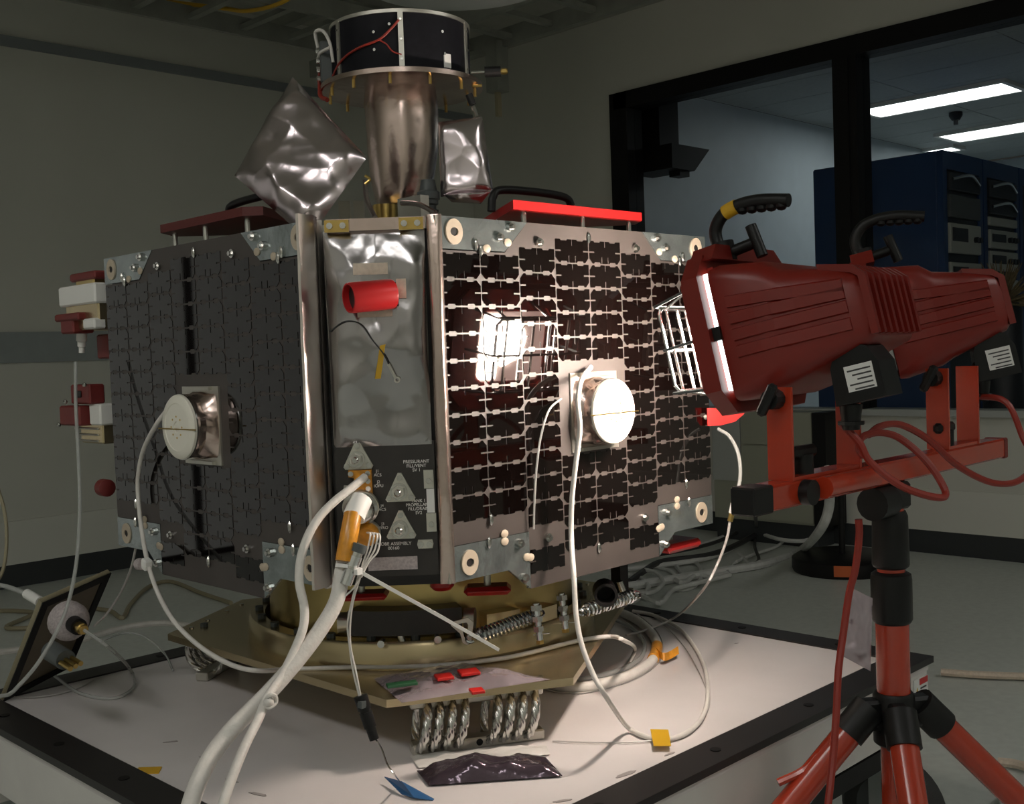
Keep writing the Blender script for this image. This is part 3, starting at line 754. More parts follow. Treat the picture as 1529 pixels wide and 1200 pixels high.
# connectors
k1 = MB().prism([(.062, .142), (.094, .142), (.094, .190), (.052, .190), (.052, .178), (.062, .176)], FC, .002, .016).build('connector_block', 'kapton', sat)
for a, b in ((.088, .184), (.088, .170), (.088, .156), (.057, .184)): MB().cyl(FC(a, b, .016), FC(a, b, .021), .005, n=10).build('screw', 'steel', k1, True)
k2 = MB().lathe([(.030, 0), (.032, .008), (.032, .022), (.027, .026), (.027, .034), (.024, .040), (.018, .044)], FC(.072, .125), (fn + Vector((0, 0, -.25))).normalized(), 30).build('round_connector', 'steel', sat, True)
MB().lathe([(.0335, .010), (.0335, .018), (.030, .018), (.030, .010)], FC(.072, .125), (fn + Vector((0, 0, -.25))).normalized(), 30, True).build('coupling_ring', 'alu', k2, True)
k3 = MB().lathe([(.021, 0), (.022, .02), (.018, .028), (.012, .03)], FC(.082, .076), (fn + Vector((0, 0, -.3))).normalized(), 24).build('round_connector', 'kapton', sat, True)
MB().lathe([(.024, .004), (.024, .012), (.021, .012), (.021, .004)], FC(.082, .076), (fn + Vector((0, 0, -.3))).normalized(), 24, True).build('coupling_ring', 'alu', k3, True)

# mast
mz = 1.548
col = MB(); n = 40; vs = []; fs = []
rows = [(1.66, .060), (1.68, .072), (1.70, .076), (1.74, .082), (1.80, .087), (1.86, .088), (1.92, .088), (1.945, .085)]
for z, r in rows:
    for i in range(n):
        t = 2 * PI * i / n
        d = R_ * math.cos(t) + D0 * math.sin(t)
        rr = r * (1 + .04 * noise.noise(Vector((math.cos(t) * 2.5, math.sin(t) * 2.5, z * 14))))
        if math.cos(t) > 0 and z < 1.76: rr *= 1 - .42 * math.cos(t) * (1.76 - z) / .1
        vs.append(Vector((SX, SY, z)) + d * rr - R_ * .004)
for k in range(len(rows) - 1):
    for i in range(n): j = (i + 1) % n; fs.append((k * n + i, k * n + j, (k + 1) * n + j, (k + 1) * n + i))
fs.append(tuple(range(n - 1, -1, -1)))
col.add(vs, fs).build('mast_column', 'foil_warm', sat, True)
MB().cyl((SX - .01, SY + .01, mz), (SX - .01, SY + .01, 1.67), .058, n=24).build('mast_foot', 'dark_core', sat, True)
dsk = MB().lathe([(.0, 1.944), (.188, 1.944), (.197, 1.947), (.197, 1.958), (.19, 1.961), (0, 1.961)], (SX, SY, 0), n=56).build('mast_disc', 'foil_warm', sat, True)
for i in range(12):
    a = i * PI / 6 + .2; MB().cyl((SX + math.cos(a) * .178, SY + math.sin(a) * .178, 1.925), (SX + math.cos(a) * .178, SY + math.sin(a) * .178, 1.945), .004, n=8).build('standoff_screw', 'brass', dsk)
DZ0, DZ1, DR = 1.961, 2.092, .168
dr = MB().lathe([(.10, DZ0), (DR, DZ0), (DR, DZ1), (.10, DZ1)], (SX, SY, 0), n=64).build('antenna_drum', 'drum_black', sat, True)
MB().lathe([(DR + .003, DZ1 - .004), (DR + .003, DZ1 + .004), (DR - .03, DZ1 + .004), (DR - .03, DZ1 + .0005)], (SX, SY, 0), n=64).build('rim_ring', 'alu', dr, True)
def drum_pt(px, z, r=DR): # surface point of the drum seen at view angle px (radians from facing the camera)
    d = -D0 * math.cos(px) + R_ * math.sin(px); return Vector((SX, SY, z)) + d * r, d
for a in (-.93, .10, 1.25, -1.75, 2.2, 3.2):
    p, d = drum_pt(a, (DZ0 + DZ1) / 2); sd_ = Vector((-d.y, d.x, 0))
    st = MB().box(p + d * .002, (.012, .004, DZ1 - DZ0), Matrix((sd_, d, Zv)).transposed()).build('drum_strip', 'alu', dr)
    for z in (DZ0 + .02, DZ0 + .065, DZ0 + .11):
        q, _ = drum_pt(a, z); MB().cyl(q + d * .004, q + d * .007, .003, n=8).build('rivet', 'steel', st)
for a, z in ((-.27, .085), (-.27, .045), (.70, .09), (.73, .04), (-.05, .1)):
    q, d = drum_pt(a, DZ0 + z); MB().cyl(q, q + d * .004, .0035, n=8).build('drum_stud', 'steel', dr)
q, d = drum_pt(.78, DZ0 + .025); MB().box(q + d * .001, (.02, .003, .032), Matrix((Vector((-d.y, d.x, 0)), d, Zv)).transposed()).build('drum_tag', 'label_white', dr)
MB().tube([drum_pt(a, DZ0 + z, DR + .004)[0] for a, z in ((-1.2, .01), (-.93, .03), (-.7, .045), (-.45, .056), (-.2, .066), (-.05, .085), (.08, .108))], .0028).build('drum_wire', 'cord_red', dr, True)
MB().tube([drum_pt(a, DZ0 + z, DR + .004)[0] for a, z in ((-.2, .066), (-.1, .055), (-.02, .038), (.1, .03))], .0018).build('drum_wire', 'cord_red', dr, True)
# side electronics of the drum
ps, d = drum_pt(-1.38, DZ0 + .05, DR + .012)
sb = MB().box(ps, (.05, .03, .10), Matrix((Vector((-d.y, d.x, 0)), d, Zv)).transposed(), .004).build('connector_box', 'gear_grey', sat)
for i in range(4):
    q, d = drum_pt(-1.38, DZ0 + .015 + i * .022, DR + .028); MB().cyl(q, q + d * .008, .008, n=10).build('pin_socket', 'steel', sb)
MB().tube([drum_pt(a, DZ0 + z, DR + o)[0] for a, z, o in ((-1.45, .09, .03), (-1.38, .125, .035), (-1.22, .12, .02), (-1.08, .085, .012), (-1.05, .04, .008))], .004).build('white_lead', 'cable_white', sb, True)
MB().tube([drum_pt(a, DZ0 + z, DR + o)[0] for a, z, o in ((-1.05, .075, .012), (-1.25, .07, .028), (-1.42, .065, .03))], .004).build('white_lead', 'cable_white', sb, True)
MB().tube([drum_pt(a, DZ0 + z, DR + o)[0] for a, z, o in ((-1.5, .05, .028), (-1.45, .0, .03), (-1.3, -.03, .03), (-1.15, -.045, .02))], .0055).build('red_lead', 'cord_red', sb, True)
# stub antennas on the disc rim
q = at(712, 128, 2.70)
s1 = MB().cyl(q - R_ * .01, q + R_ * .012, .004, n=8).build('stub_antenna', 'brass', sat)
q2 = at(735, 107, 2.66)
MB().cyl(q2 - R_ * .018, q2 + R_ * .02, .0125, n=14).build('insulator', 'black_plastic', s1, True)
MB().cyl(q2 + R_ * .02, q2 + R_ * .036, .006, n=8).cyl(q2 + R_ * .022, q2 + R_ * .033, .0075, n=6).build('tip', 'brass', s1)
MB().cyl(q2 - R_ * .05, q2 - R_ * .018, .004, n=8).build('lead_pin', 'steel', s1)
q3 = at(704, 150, 2.62)
s2 = MB().cyl(at(700, 141, 2.62), at(706, 156, 2.62), .0085, n=12).build('stub_antenna', 'black_plastic', sat, True)
MB().cyl(at(706, 156, 2.62), at(713, 174, 2.60), .0042, n=8).cyl(at(707, 160, 2.62), at(709, 165, 2.62), .006, n=8).build('tip', 'chrome', s2)
# struts under the mast
for x0, x1 in ((505, 522), (527, 543)):
    a = at(x0, 300, 2.40); b = at(x1, 300, 2.40); c = at(x1 + 2, 345, 2.30); dd = at(x0 + 2, 345, 2.30)
    back = D0 * .012
    MB().add([a, b, c, dd, a + back, b + back, c + back, dd + back], [(0, 1, 2, 3), (4, 7, 6, 5), (0, 4, 5, 1), (1, 5, 6, 2), (2, 6, 7, 3), (3, 7, 4, 0)]).build('strut', 'alu', sat)
ph = at(580, 315, 2.45)
MB().cyl((SX - .10, SY - .04, mz), (SX - .10, SY - .04, 1.66), .03, n=20).build('mast_foot', 'brass', sat, True)
# valve/solenoid stack right of the mast
vb = at(640, 300, 2.55)
vv = MB().cyl(Vector((vb.x, vb.y, mz)), Vector((vb.x, vb.y, mz + .035)), .022, n=20).build('actuator', 'brass', sat, True)
MB().lathe([(.020, .035), (.026, .038), (.026, .052), (.018, .054), (.018, .075), (.022, .078), (.022, .082), (.017, .083), (.017, .092), (.022, .095), (.022, .104), (.026, .106), (.026, .122), (.020, .126), (.016, .150)], Vector((vb.x, vb.y, mz)), n=20).build('coil', 'gear_grey', vv, True)
MB().bb(vb.x - .05, vb.x - .025, vb.y - .03, vb.y + .05, mz, mz + .11).build('bracket', 'alu', vv)
MB().tube(chain([(600, 303, 2.5), (625, 305, 2.45), (650, 318, 2.4)]), .006).build('tube', 'foil_bag', sat, True)
MB().tube(chain([(545, 270, 2.45), (548, 300, 2.42), (560, 325, 2.38)]), .006).build('tube', 'foil_bag', sat, True)

# sensors with red covers on the left edge
def LB(px, py, dn=0.): # on a plane just beyond the dark panel's far edge
    return onx(px, py, SX - KW + .02 + dn)
lx = SX - KW
def sens_box(px0, px1, py0, py1, dx0, dx1, name, m, parent):
    a = LB(px0, py0); b = LB(px1, py1)
    return MB().bb(lx + dx0, lx + dx1, min(a.y, b.y), max(a.y, b.y), min(a.z, b.z), max(a.z, b.z), .004).build(name, m, parent)
ss = sens_box(108, 160, 432, 490, .0, .12, 'sun_sensor', 'gold_plate', sat)
sens_box(104, 160, 430, 452, -.01, .13, 'cap_plate', 'white_paint', ss)
sens_box(118, 156, 410, 416, -.005, .10, 'red_lid', 'red_cover', ss)
sens_box(124, 152, 416, 432, .0, .08, 'gold_window', 'gold_bright', ss)
sens_box(142, 160, 476, 490, -.012, .02, 'foot', 'white_paint', ss)
sens_box(104, 140, 470, 477, -.02, .05, 'red_flange', 'red_cover', ss)
sens_box(110, 130, 477, 497, -.015, .04, 'red_nose', 'red_cover', ss)
a = LB(119, 497); MB().lathe([(.013, 0), (.013, -.02), (.010, -.022), (.010, -.034), (.007, -.036), (.007, -.05)], a + Vector((.005, 0, 0)), (0, -.12, 1), 14).build('cable_plug', 'white_paint', ss, True)
sens_box(120, 152, 500, 535, .06, .12, 'dark_connector', 'red_cover', ss)
s3 = sens_box(130, 166, 606, 662, .0, .09, 'sun_sensor', 'gold_plate', sat)
sens_box(150, 168, 602, 634, -.01, .05, 'white_plate', 'white_paint', s3)
c = sens_box(128, 158, 573, 602, -.02, .02, 'red_lid', 'red_cover', s3)
c = sens_box(117, 149, 604, 634, -.03, .01, 'red_lid', 'red_cover', s3)
sens_box(137, 146, 582, 592, -.024, -.019, 'dark_window', 'dark_core', s3)
for px, py in ((156, 573), (127, 598), (144, 604), (117, 632)):
    a = LB(px, py); MB().sph((lx - .03, a.y, a.z), .006, 8).build('screw', 'steel', s3, True)
for i in range(3): sens_box(124 + i * 3, 160, 636 + i * 9, 641 + i * 9, -.004 - .0, .08, 'step_plate', 'alu', s3)
a = LB(172, 727)
MB().lathe([(.012, 0), (.021, .004), (.021, .03), (.015, .034)], a + Vector((-.02, -.005, 0)), (0, 1, 0), 18).build('red_plug', 'red_cover', sat, True)
a = LB(205, 790)

# ================================================================== MOUNT UNDER THE SATELLITE
SC = Vector((SX, SY, 0))
ANG = [math.radians(a) for a in (-119.5, .5, 120.5)]
def tri_trunc(ds, dl):
    pts = []
    hs_ = (dl - ds * .5) / math.sin(PI / 3)
    for a in ANG:
        n_ = Vector((math.cos(a), math.sin(a), 0)); t_ = Vector((-n_.y, n_.x, 0))
        pts += [n_ * ds - t_ * hs_, n_ * ds + t_ * hs_]
    return [(p.x, p.y) for p in pts]
PZ0, PZ1 = .624, .640
plate = thing('mounting_plate', (SX, SY, PZ0), 'six sided gold metal plate with a round ring carrying the satellite', 'mounting plate')
MB().prism(tri_trunc(.600, .465), wfn, PZ0, PZ1).build('base_plate', 'gold_plate', plate)
MB().lathe([(.40, PZ1), (.425, PZ1), (.425, .688), (.418, .698), (.385, .698), (.385, PZ1 + .002)], (SX, SY, 0), n=72).build('ring_flange', 'gold_plate', plate, True)
MB().lathe([(.30, .66), (.372, .66), (.372, .832), (.30, .832)], (SX, SY, 0), n=72).build('ring_wall', 'gold_bright', plate, True)
for i in range(26):
    a = i * 2 * PI / 26 + .1; c = Vector((SX + math.cos(a) * .398, SY + math.sin(a) * .398, .698))
    MB().cyl(c, c + Vector((0, 0, .010)), .010, n=8).build('bolt', 'gear_grey', plate)
for a in ANG:
    n_ = Vector((math.cos(a), math.sin(a), 0)); t_ = Vector((-n_.y, n_.x, 0))
    for s in (-.13, -.05, .05, .13):
        c = SC + n_ * .57 + t_ * s + Vector((0, 0, PZ1)); MB().cyl(c, c + Vector((0, 0, .003)), .006, n=8).build('screw', 'steel', plate)
for px, py in ((972, 0),): pass
for px, py in ((930, 905), (305, 935), (1, 1)):
    if px < 2: continue
    c = onz(px, py, PZ1); MB().cyl(c, c + Vector((0, 0, .008)), .010, n=8).build('bolt', 'gear_grey', plate)
# clamp band gear in front of the ring wall
def radial(phi, r, z): return Vector((SX, SY, z)) - D0 * (math.cos(phi) * r) + R_ * (math.sin(phi) * r)
gear = []
for phi0, phi1, z0, z1, m, nm in ((-.30, .28, .712, .765, 'black_anod', 'release_motor'), (.42, .62, .66, .74, 'gold_plate', 'clamp_block'), (.72, .90, .66, .73, 'gold_plate', 'clamp_block')):
    ro = .425 if nm == 'release_motor' else .415
    vs = []; k = 8
    for i in range(k + 1):
        ph_ = phi0 + (phi1 - phi0) * i / k
        for r in (.373, ro):
            for z in (z0, z1): vs.append(radial(ph_, r, z))
    fs = []
    for i in range(k):
        b = i * 4; c = b + 4
        fs += [(b, c, c + 1, b + 1), (b + 2, b + 3, c + 3, c + 2), (b + 1, c + 1, c + 3, b + 3), (b, b + 2, c + 2, c)]
    fs += [(0, 1, 3, 2), (4 * k, 4 * k + 2, 4 * k + 3, 4 * k + 1)]
    gear.append(MB().add(vs, fs).build(nm, m, plate, True))
for ph_ in (-.33, .31): MB().cyl(radial(ph_, .40, .735), radial(ph_ + (.05 if ph_ > 0 else -.05), .41, .735), .022, n=16).build('motor_end', 'alu', gear[0], True)
for ph_, z in ((-.12, .70), (.15, .705), (.35, .71)): MB().cyl(radial(ph_, .425, z), radial(ph_, .445, z), .008, n=10).build('screw', 'steel', gear[0], True)
MB().lathe([(.026, 0), (.026, .05), (.020, .05), (.020, .004)], at(902, 880, 2.46), (-D0 + Vector((0, 0, -.05))), 20).build('socket_tube', 'frame_black', plate, True)
for px, py in ((925, 868), (595, 942)):
    c = at(px, py, 2.35 if px < 700 else 2.62)
    MB().cyl(c, c + Vector((0, 0, -.03)) + R_ * .01, .008, n=10).build('pin', 'steel', plate, True)
MB().box(at(925, 855, 2.72), (.03, .03, .10), None).build('post', 'frame_black', plate)
# turnbuckle rods
def rod(px, py0, py1, dep):
    a = at(px, py0, dep); b = at(px + 6, py1, dep)
    r = MB().cyl(a, b, .0075, n=12).build('turnbuckle', 'chrome', plate, True)
    for f, q in ((.05, .013), (.35, .012), (.62, .012)): MB().cyl(a.lerp(b, f), a.lerp(b, f + .14), q, n=6).build('nut', 'steel', r)
    MB().cyl(a.lerp(b, .86) - R_ * .012, a.lerp(b, .83) + R_ * .022, .0014, n=6).build('cotter_pin', 'steel', r)
    MB().cyl(b, b + (b - a).normalized() * .008, .009, n=6).build('end_nut', 'brass', r)
rod(800, 900, 955, 2.33); rod(838, 885, 938, 2.40)
hk = at(692, 942, 2.30); e1 = R_; e2 = (Zv + R_ * -.25).normalized()
MB().frame([(-.022, .014), (-.014, .022), (.018, .03), (.026, .018), (.010, -.022), (.0, -.030), (-.008, -.024), (-.008, -.004)], [(-.012, .013), (-.009, .016), (.012, .020), (.014, .014), (.004, -.012), (.0, -.016), (-.002, -.012), (-.001, .0)], lambda a, b, n: hk + e1 * a + e2 * b - D0 * n, 0, .004).build('spring_hook', 'alu', plate)
# springs
def spring(a, b, r, turns, label, wr_=.0030):
    ax = (b - a); L = ax.length; ax.normalize(); u = ax.orthogonal().normalized(); v = ax.cross(u); n = turns * 12; pts = []
    for i in range(n + 1):
        t = 2 * PI * i / 12; taper = min(1, .35 + min(i, n - i) / 14)
        pts.append(a + ax * (L * i / n) + u * (math.cos(t) * r * taper) + v * (math.sin(t) * r * taper))
    s = thing('extension_spring', (a.x, a.y, min(a.z, b.z)), label, 'spring', 'zinc extension springs')
    MB().tube(pts, wr_, 5, smooth=False).build('coil', 'zinc', s, True)
    for p, d in ((a, -ax), (b, ax)):
        hkp = [p + d * (.004 + .010 * (1 - math.cos(q))) + u * (math.sin(q) * .008) for q in [k * PI / 5 for k in range(9)]]
        MB().tube(hkp, wr_, 6).build('hook', 'zinc', s, True)
spring(at(712, 950, 2.29), at(797, 919, 2.35), .0140, 15, 'shiny coil spring stretched just left of the upright rods under the satellite')
spring(at(872, 912, 2.40), at(946, 889, 2.55), .0135, 15, 'shiny coil spring at the right, above the plate edge')

# wire rope isolators
def isolator(a, label):
    n_ = Vector((math.cos(a), math.sin(a), 0)); t_ = Vector((-n_.y, n_.x, 0)); c = SC + n_ * .545
    t = thing('wire_rope_isolator', (c.x, c.y, TZ), label, 'vibration isolator', 'wire rope isolators')
    rot = Matrix((t_, n_, Zv)).transposed(); L = .275
    MB().box(c + Vector((0, 0, TZ + .0115)), (L, .034, .021), rot, .003).build('lower_bar', 'alu', t)
    MB().box(c + Vector((0, 0, PZ0 - .012)), (L, .034, .022), rot, .003).build('upper_bar', 'alu', t)
    hole = c + n_ * .017 + Vector((0, 0, TZ + .013)); MB().cyl(hole, hole + n_ * .001, .007, n=14).build('bolt_hole', 'frame_black', t)
    zc = (TZ + .012 + PZ0 - .012) / 2; rz = (PZ0 - .012 - TZ - .012) / 2; ro = .0095
    mb = MB(); K = 72; nn_ = 30; vs = []; fs = []
    for k in range(K):
        q = 2 * PI * k / K
        ctr = n_ * (math.sin(q) * .05) + Zv * (math.cos(q) * rz) + t_ * (.010 * math.cos(q))
        dr_ = (n_ * math.sin(q) + Zv * math.cos(q)).normalized()
        for a_ in range(nn_):
            th = 2 * PI * a_ / nn_; r_ = ro * (1 - .30 * abs(math.sin(2 * (th - q * 3.0))) ** 4)
            vs.append(ctr + (dr_ * math.cos(th) + t_ * math.sin(th)) * r_)
    for k in range(K):
        k2 = (k + 1) % K
        for a_ in range(nn_): b_ = (a_ + 1) % nn_; fs.append((k * nn_ + a_, k * nn_ + b_, k2 * nn_ + b_, k2 * nn_ + a_))
    mb.add(vs, fs)
    me = mb.mesh('wire_loop', 'steel', sm=True)
    for i, s in enumerate((-.122, -.098, -.072, -.046, .022, .048, .074, .100)):
        inst('wire_loop', me, t, Matrix.Translation(c + t_ * (s + .008) + Vector((0, 0, zc))))
    return t
isolator(ANG[0], 'coiled steel rope isolator at the front edge of the gold plate')
isolator(ANG[2], 'coiled steel rope isolator in shadow under the left end of the plate')
isolator(ANG[1], 'coiled steel rope isolator under the hidden right end of the plate')

# ================================================================== RED COVERS
def top_cover(F, s0, s1, t0, dn0, dn1, label, handle_s, m='red_paint'):
    a = F(s0, t0, dn0); t = thing('red_cover', F((s0 + s1) / 2, .65, (dn0 + dn1) / 2), label, 'protective cover', 'red protective covers on the satellite top')
    pts = [(s0, dn0), (s0 + .17, dn1), (s1 - .17, dn1), (s1, dn0 - .06), (s1 - .05, dn0)] if F is FR else [(s0, dn0 - .06), (s0 + .16, dn1), (s1 - .16, dn1), (s1, dn0 - .03), (s1 - .03, dn0), (s0 + .05, dn0)]
    MB().prism(pts, lambda u, n, h: F(u, t0 + h, n), 0, .018).build('plate', m, t)
    for u, n in ((s0 + .06, dn0 - .03), (s1 - .06, dn0 - .03), ((s0 + s1) / 2, dn0 - .02), (s0 + .19, dn1 + .03), (s1 - .19, dn1 + .03)):
        MB().cyl(F(u, .648, n), F(u, t0, n), .006, n=10).build('standoff', 'steel', t, True)
    n = (dn0 + dn1) / 2
    h0, h1 = handle_s
    MB().tube([F(h0, t0 + .015, n), F(h0 + .006, t0 + .045, n), F(h0 + .03, t0 + .062, n), F((h0 + h1) / 2, t0 + .066, n), F(h1 - .03, t0 + .062, n), F(h1 - .006, t0 + .045, n), F(h1, t0 + .015, n)], .009, 10).build('handle', 'black_plastic', t, True)
    return t
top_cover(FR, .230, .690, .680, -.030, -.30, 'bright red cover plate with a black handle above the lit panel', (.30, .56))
top_cover(FL, .170, .590, .690, -.030, -.30, 'red cover plate in painted shade with a black handle above the unlit panel', (.28, .60), 'red_shaded')
def red_block(px, dep, size, label, round_=False, rz=0.):
    c = at(*px, dep); t = thing('thruster_cover', (c.x, c.y, c.z - size[2] / 2), label, 'protective cover', 'red covers under the satellite')
    rot = Matrix.Rotation(rz, 3, 'Z')
    if round_: MB().lathe([(size[0] * .35, 0), (size[0] / 2, .008), (size[0] / 2, size[2] - .006), (size[0] * .42, size[2])], c - Vector((0, 0, size[2] / 2)), n=24).build('cup', 'red_paint', t, True)
    else: MB().box(c, size, rot, .008).build('tray', 'red_paint', t)
    MB().cyl(c + Vector((0, 0, size[2] / 2)), c + Vector((0, 0, size[2] / 2 + .03)), .008, n=10).build('post', 'alu', t, True)
red_block((540, 888), 2.30, (.11, .06, .014), 'flat red cover below the connector panel', rz=-PI / 4)
red_block((660, 868), 2.36, (.052, .052, .034), 'round red cup just under the corner of the lit panel', True)
red_block((728, 879), 2.36, (.10, .06, .018), 'red tray under the notch at the lower left of the lit panel', rz=-PI / 4)
red_block((1000, 812), 2.66, (.13, .10, .022), 'red block sticking out below the right end of the lit panel')
rp = at(1088, 622, 2.62)
t = thing('red_flap', (rp.x, rp.y, rp.z - .02), 'bright red flap just below the work light at the panel edge', 'protective cover')
MB().prism([(-.05, .022), (.045, .018), (.035, .004), (.015, -.012), (-.02, -.02), (-.05, -.02)], lambda a, b, n: rp + R_ * a + Zv * b + D0 * n, 0, .016).build('tongue', 'red_bright', t)
MB().cyl(rp + R_ * -.05 + D0 * .008, rp + R_ * -.10 + D0 * .02, .006, n=8).build('stem', 'alu', t)

# ================================================================== FOIL BAGS
tl = thing('foil_bag', at(455, 356, 2.28), 'large crinkled silver foil bag hanging diamond-wise left of the mast', 'foil bag')
pillow(m_ := MB(), chain([(437, 115, 2.42), (548, 235, 2.28), (460, 358, 2.20), (350, 262, 2.34)]), -D0 + Vector((0, 0, .25)), .040, 60, .017, 4.2, .8, 1.9, 6)
m_.build('foil_skin', 'foil_bag', tl, True)
MB().tube(chain([(545, 262, 2.27), (552, 268, 2.27), (545, 275, 2.27)]), .003).build('tie', 'brass', tl, True)
tl = thing('foil_bag', at(695, 302, 2.55), 'small crinkled silver foil bag right of the mast', 'foil bag')
pillow(m_ := MB(), chain([(654, 182, 2.56), (720, 174, 2.56), (737, 288, 2.54), (658, 294, 2.54)]), -D0 + Vector((0, 0, -.1)), .024, 48, .009, 11.7, .8, 1.2, 8)
m_.build('foil_skin', 'foil_bag', tl, True)
m_ = MB(); pillow(m_, chain([(662, 290, 2.53), (734, 284, 2.53), (718, 304, 2.54), (675, 302, 2.54)]), -D0, .02, 14, .005, 2., .8, 3., 4); m_.build('foil_fold', 'foil_bag', tl, True)

# ================================================================== WORK LIGHTS AND STAND
def work_light(cx_, cy_, cz_, yaw, tilt, label, K, lit=True):
    fwd = Vector((math.sin(yaw), math.cos(yaw), 0)); left = Vector((-fwd.y, fwd.x, 0)) * 1.0
    f = (fwd * math.cos(tilt) - Zv * math.sin(tilt)).normalized(); u = (fwd * math.sin(tilt) + Zv * math.cos(tilt)).normalized()
    O = Vector((cx_, cy_, cz_))
    L = lambda x, y, z: O + (f * x + left * y + u * z) * K
    t = thing('work_light', (cx_, cy_, cz_ - .16), label, 'work light', 'red halogen work lights')
    hw, hh = .200, .155
    def rr(w_, h_, c_): return [(-w_ + c_, -h_), (w_ - c_, -h_), (w_, -h_ + c_), (w_, h_ - c_), (w_ - c_, h_), (-w_ + c_, h_), (-w_, h_ - c_), (-w_, -h_ + c_)]
    yz = lambda a, b, n: L(n, a, b)
    bz = MB().frame(rr(hw, hh, .045), rr(.103, .088, .02), yz, .0, .034)
    bz.frame(rr(hw - .012, hh - .012, .04), rr(.112, .096, .02), yz, .034, .044)
    bz.build('bezel', 'lamp_red', t)
    gs = MB().prism([(.045, -.078), (.092, -.078), (.092, .078), (.045, .078)], yz, .034, .037).prism([(-.03, -.02), (.025, -.05), (.03, .06), (-.02, .07), (-.04, .02)], yz, .034, .037).build('halogen_glare', 'lamp_glass' if lit else 'chrome', t)
    MB().prism(rr(.102, .086, .012), yz, .028, .032).build('reflector_bowl', 'reflector' if lit else 'housing_grey', t)
    MB().prism([(.136, -.113), (.176, -.113), (.176, .114), (.136, .114)], yz, -.0100, -.002).build('glass_edge', 'lamp_edge' if lit else 'housing_grey', t)
    # gasket strips: closed above, below and on the far side, open on the near side as in the photo
    MB().prism([(-.185, .116), (.150, .116), (.150, .128), (-.185, .128)], yz, -.013, 0).prism([(-.185, -.128), (.150, -.128), (.150, -.116), (-.185, -.116)], yz, -.013, 0).prism([(-.185, -.128), (-.160, -.128), (-.160, .128), (-.185, .128)], yz, -.013, 0).build('gasket', 'lamp_red', t)
    MB().prism([(.148, -.016), (.186, -.016), (.186, .010), (.148, .010)], yz, -.016, 0).build('hinge', 'black_plastic', t)
    # housing loft
    secs = [(-.012, .178, -.135, .122, .02), (-.03, .182, -.138, .126, .03), (-.11, .176, -.128, .110, .04), (-.135, .164, -.118, .088, .04), (-.20, .145, -.100, .070, .035), (-.262, .125, -.085, .050, .03), (-.272, .115, -.075, .040, .03)]
    vs = []; fs = []; n = 16
    for x, w_, z0, z1, c_ in secs:
        zc = (z0 + z1) / 2; h_ = (z1 - z0) / 2
        ring = []
        for qx, qz, a0 in ((1, 1, 0), (-1, 1, PI / 2), (-1, -1, PI), (1, -1, 3 * PI / 2)):
            for k in range(4):
                a = a0 + PI / 2 * k / 3; ring.append((qx * (w_ - c_) + math.cos(a) * c_, zc + qz * (h_ - c_) + math.sin(a) * c_))
        vs += [L(x, a, b) for a, b in ring]
    for k in range(len(secs) - 1):
        for i in range(n): j = (i + 1) % n; fs.append((k * n + i, k * n + j, (k + 1) * n + j, (k + 1) * n + i))
    fs += [tuple(range(n)), tuple(range((len(secs) - 1) * n, len(secs) * n))]
    hs_ = MB().add(vs, fs).build('housing', 'lamp_red', t, True)
    MB().prism([(-.15, -.115), (.15, -.115), (.15, .115), (-.15, .115)], yz, -.0125, -.0105).build('back_plate', 'housing_grey', t)
    # horizontal ribs on both flanks
    def halfw(x):
        for (xa, wa, *_a), (xb, wb, *_b) in zip(secs, secs[1:]):
            if xb <= x <= xa: return wa + (wb - wa) * (x - xa) / (xb - xa)
        return secs[-1][1]
    for sgn in (1, -1):
        for z0 in (.050, .018, -.014, -.046):
            pts = []
            xs = [-.04, -.09, -.12, -.16, -.20, -.245]
            m_ = MB(); vs = []; fs = []
            for x in xs:
                w_ = halfw(x); zz = z0 + (-.04 - x) * (-.12 if z0 > .03 else -.03 if z0 > 0 else .0)
                for o_, zz_ in ((-.004, -.014), (.005, -.010), (.005, .010), (-.004, .014)): vs.append(L(x, sgn * (w_ + o_), zz + zz_))
            for k in range(len(xs) - 1):
                for q in range(4): q2 = (q + 1) % 4; fs.append((k * 4 + q, k * 4 + q2, k * 4 + 4 + q2, k * 4 + 4 + q))
            fs += [(0, 1, 2, 3), tuple(range(4 * len(xs) - 4, 4 * len(xs)))]
            m_.add(vs, fs).build('rib', 'lamp_red', hs_)
    # vertical cooling fins across the rear, running over the top edge
    for k in range(8):
        y = -.110 + k * .0315
        MB().prism([(-.200, .066), (-.200, .078), (-.262, .060), (-.284, .038), (-.284, -.072), (-.270, -.072), (-.270, .036), (-.258, .046)], lambda a, b, nn: L(a, nn, b), y - .006, y + .006).build('cooling_fin', 'lamp_red', hs_)
    # top flange
    MB().prism([(-.16, 0), (.16, 0), (.13, .03), (-.13, .03)], lambda a, b, nn: L(nn, a, hh - .012 + b), -.02, .03).build('top_flange', 'lamp_red', t)
    # handle: cantilever grip reaching backwards
    hy = .06
    hd = MB().tube([L(.0, hy, hh + .005), L(.010, hy, hh + .035), L(.006, hy, hh + .062), L(-.018, hy, hh + .084), L(-.055, hy, hh + .090), L(-.10, hy, hh + .084), L(-.155, hy, hh + .066)], .0125, 12).build('handle', 'black_plastic', t, True)
    for i in range(5): MB().sph(L(-.058 - i * .020, hy, hh + .079 - i * .0045), .0115, 10, (1, 1, .8)).build('grip_bump', 'black_plastic', hd, True)
    if lit:
        MB().tube([L(-.020, hy, hh + .085), L(-.034, hy, hh + .088), L(-.048, hy, hh + .0895)], .0142, 12).build('tape_band', 'tape_yellow', hd, True)
    MB().cyl(L(0, hy, hh - .01), L(0, hy, hh + .03), .022, n=16).build('handle_socket', 'black_plastic', t, True)
    kb = MB().cyl(L(-.01, hy, hh + .006), L(-.07, hy - .01, hh + .012), .011, n=12).build('clamp_knob', 'black_plastic', t, True)
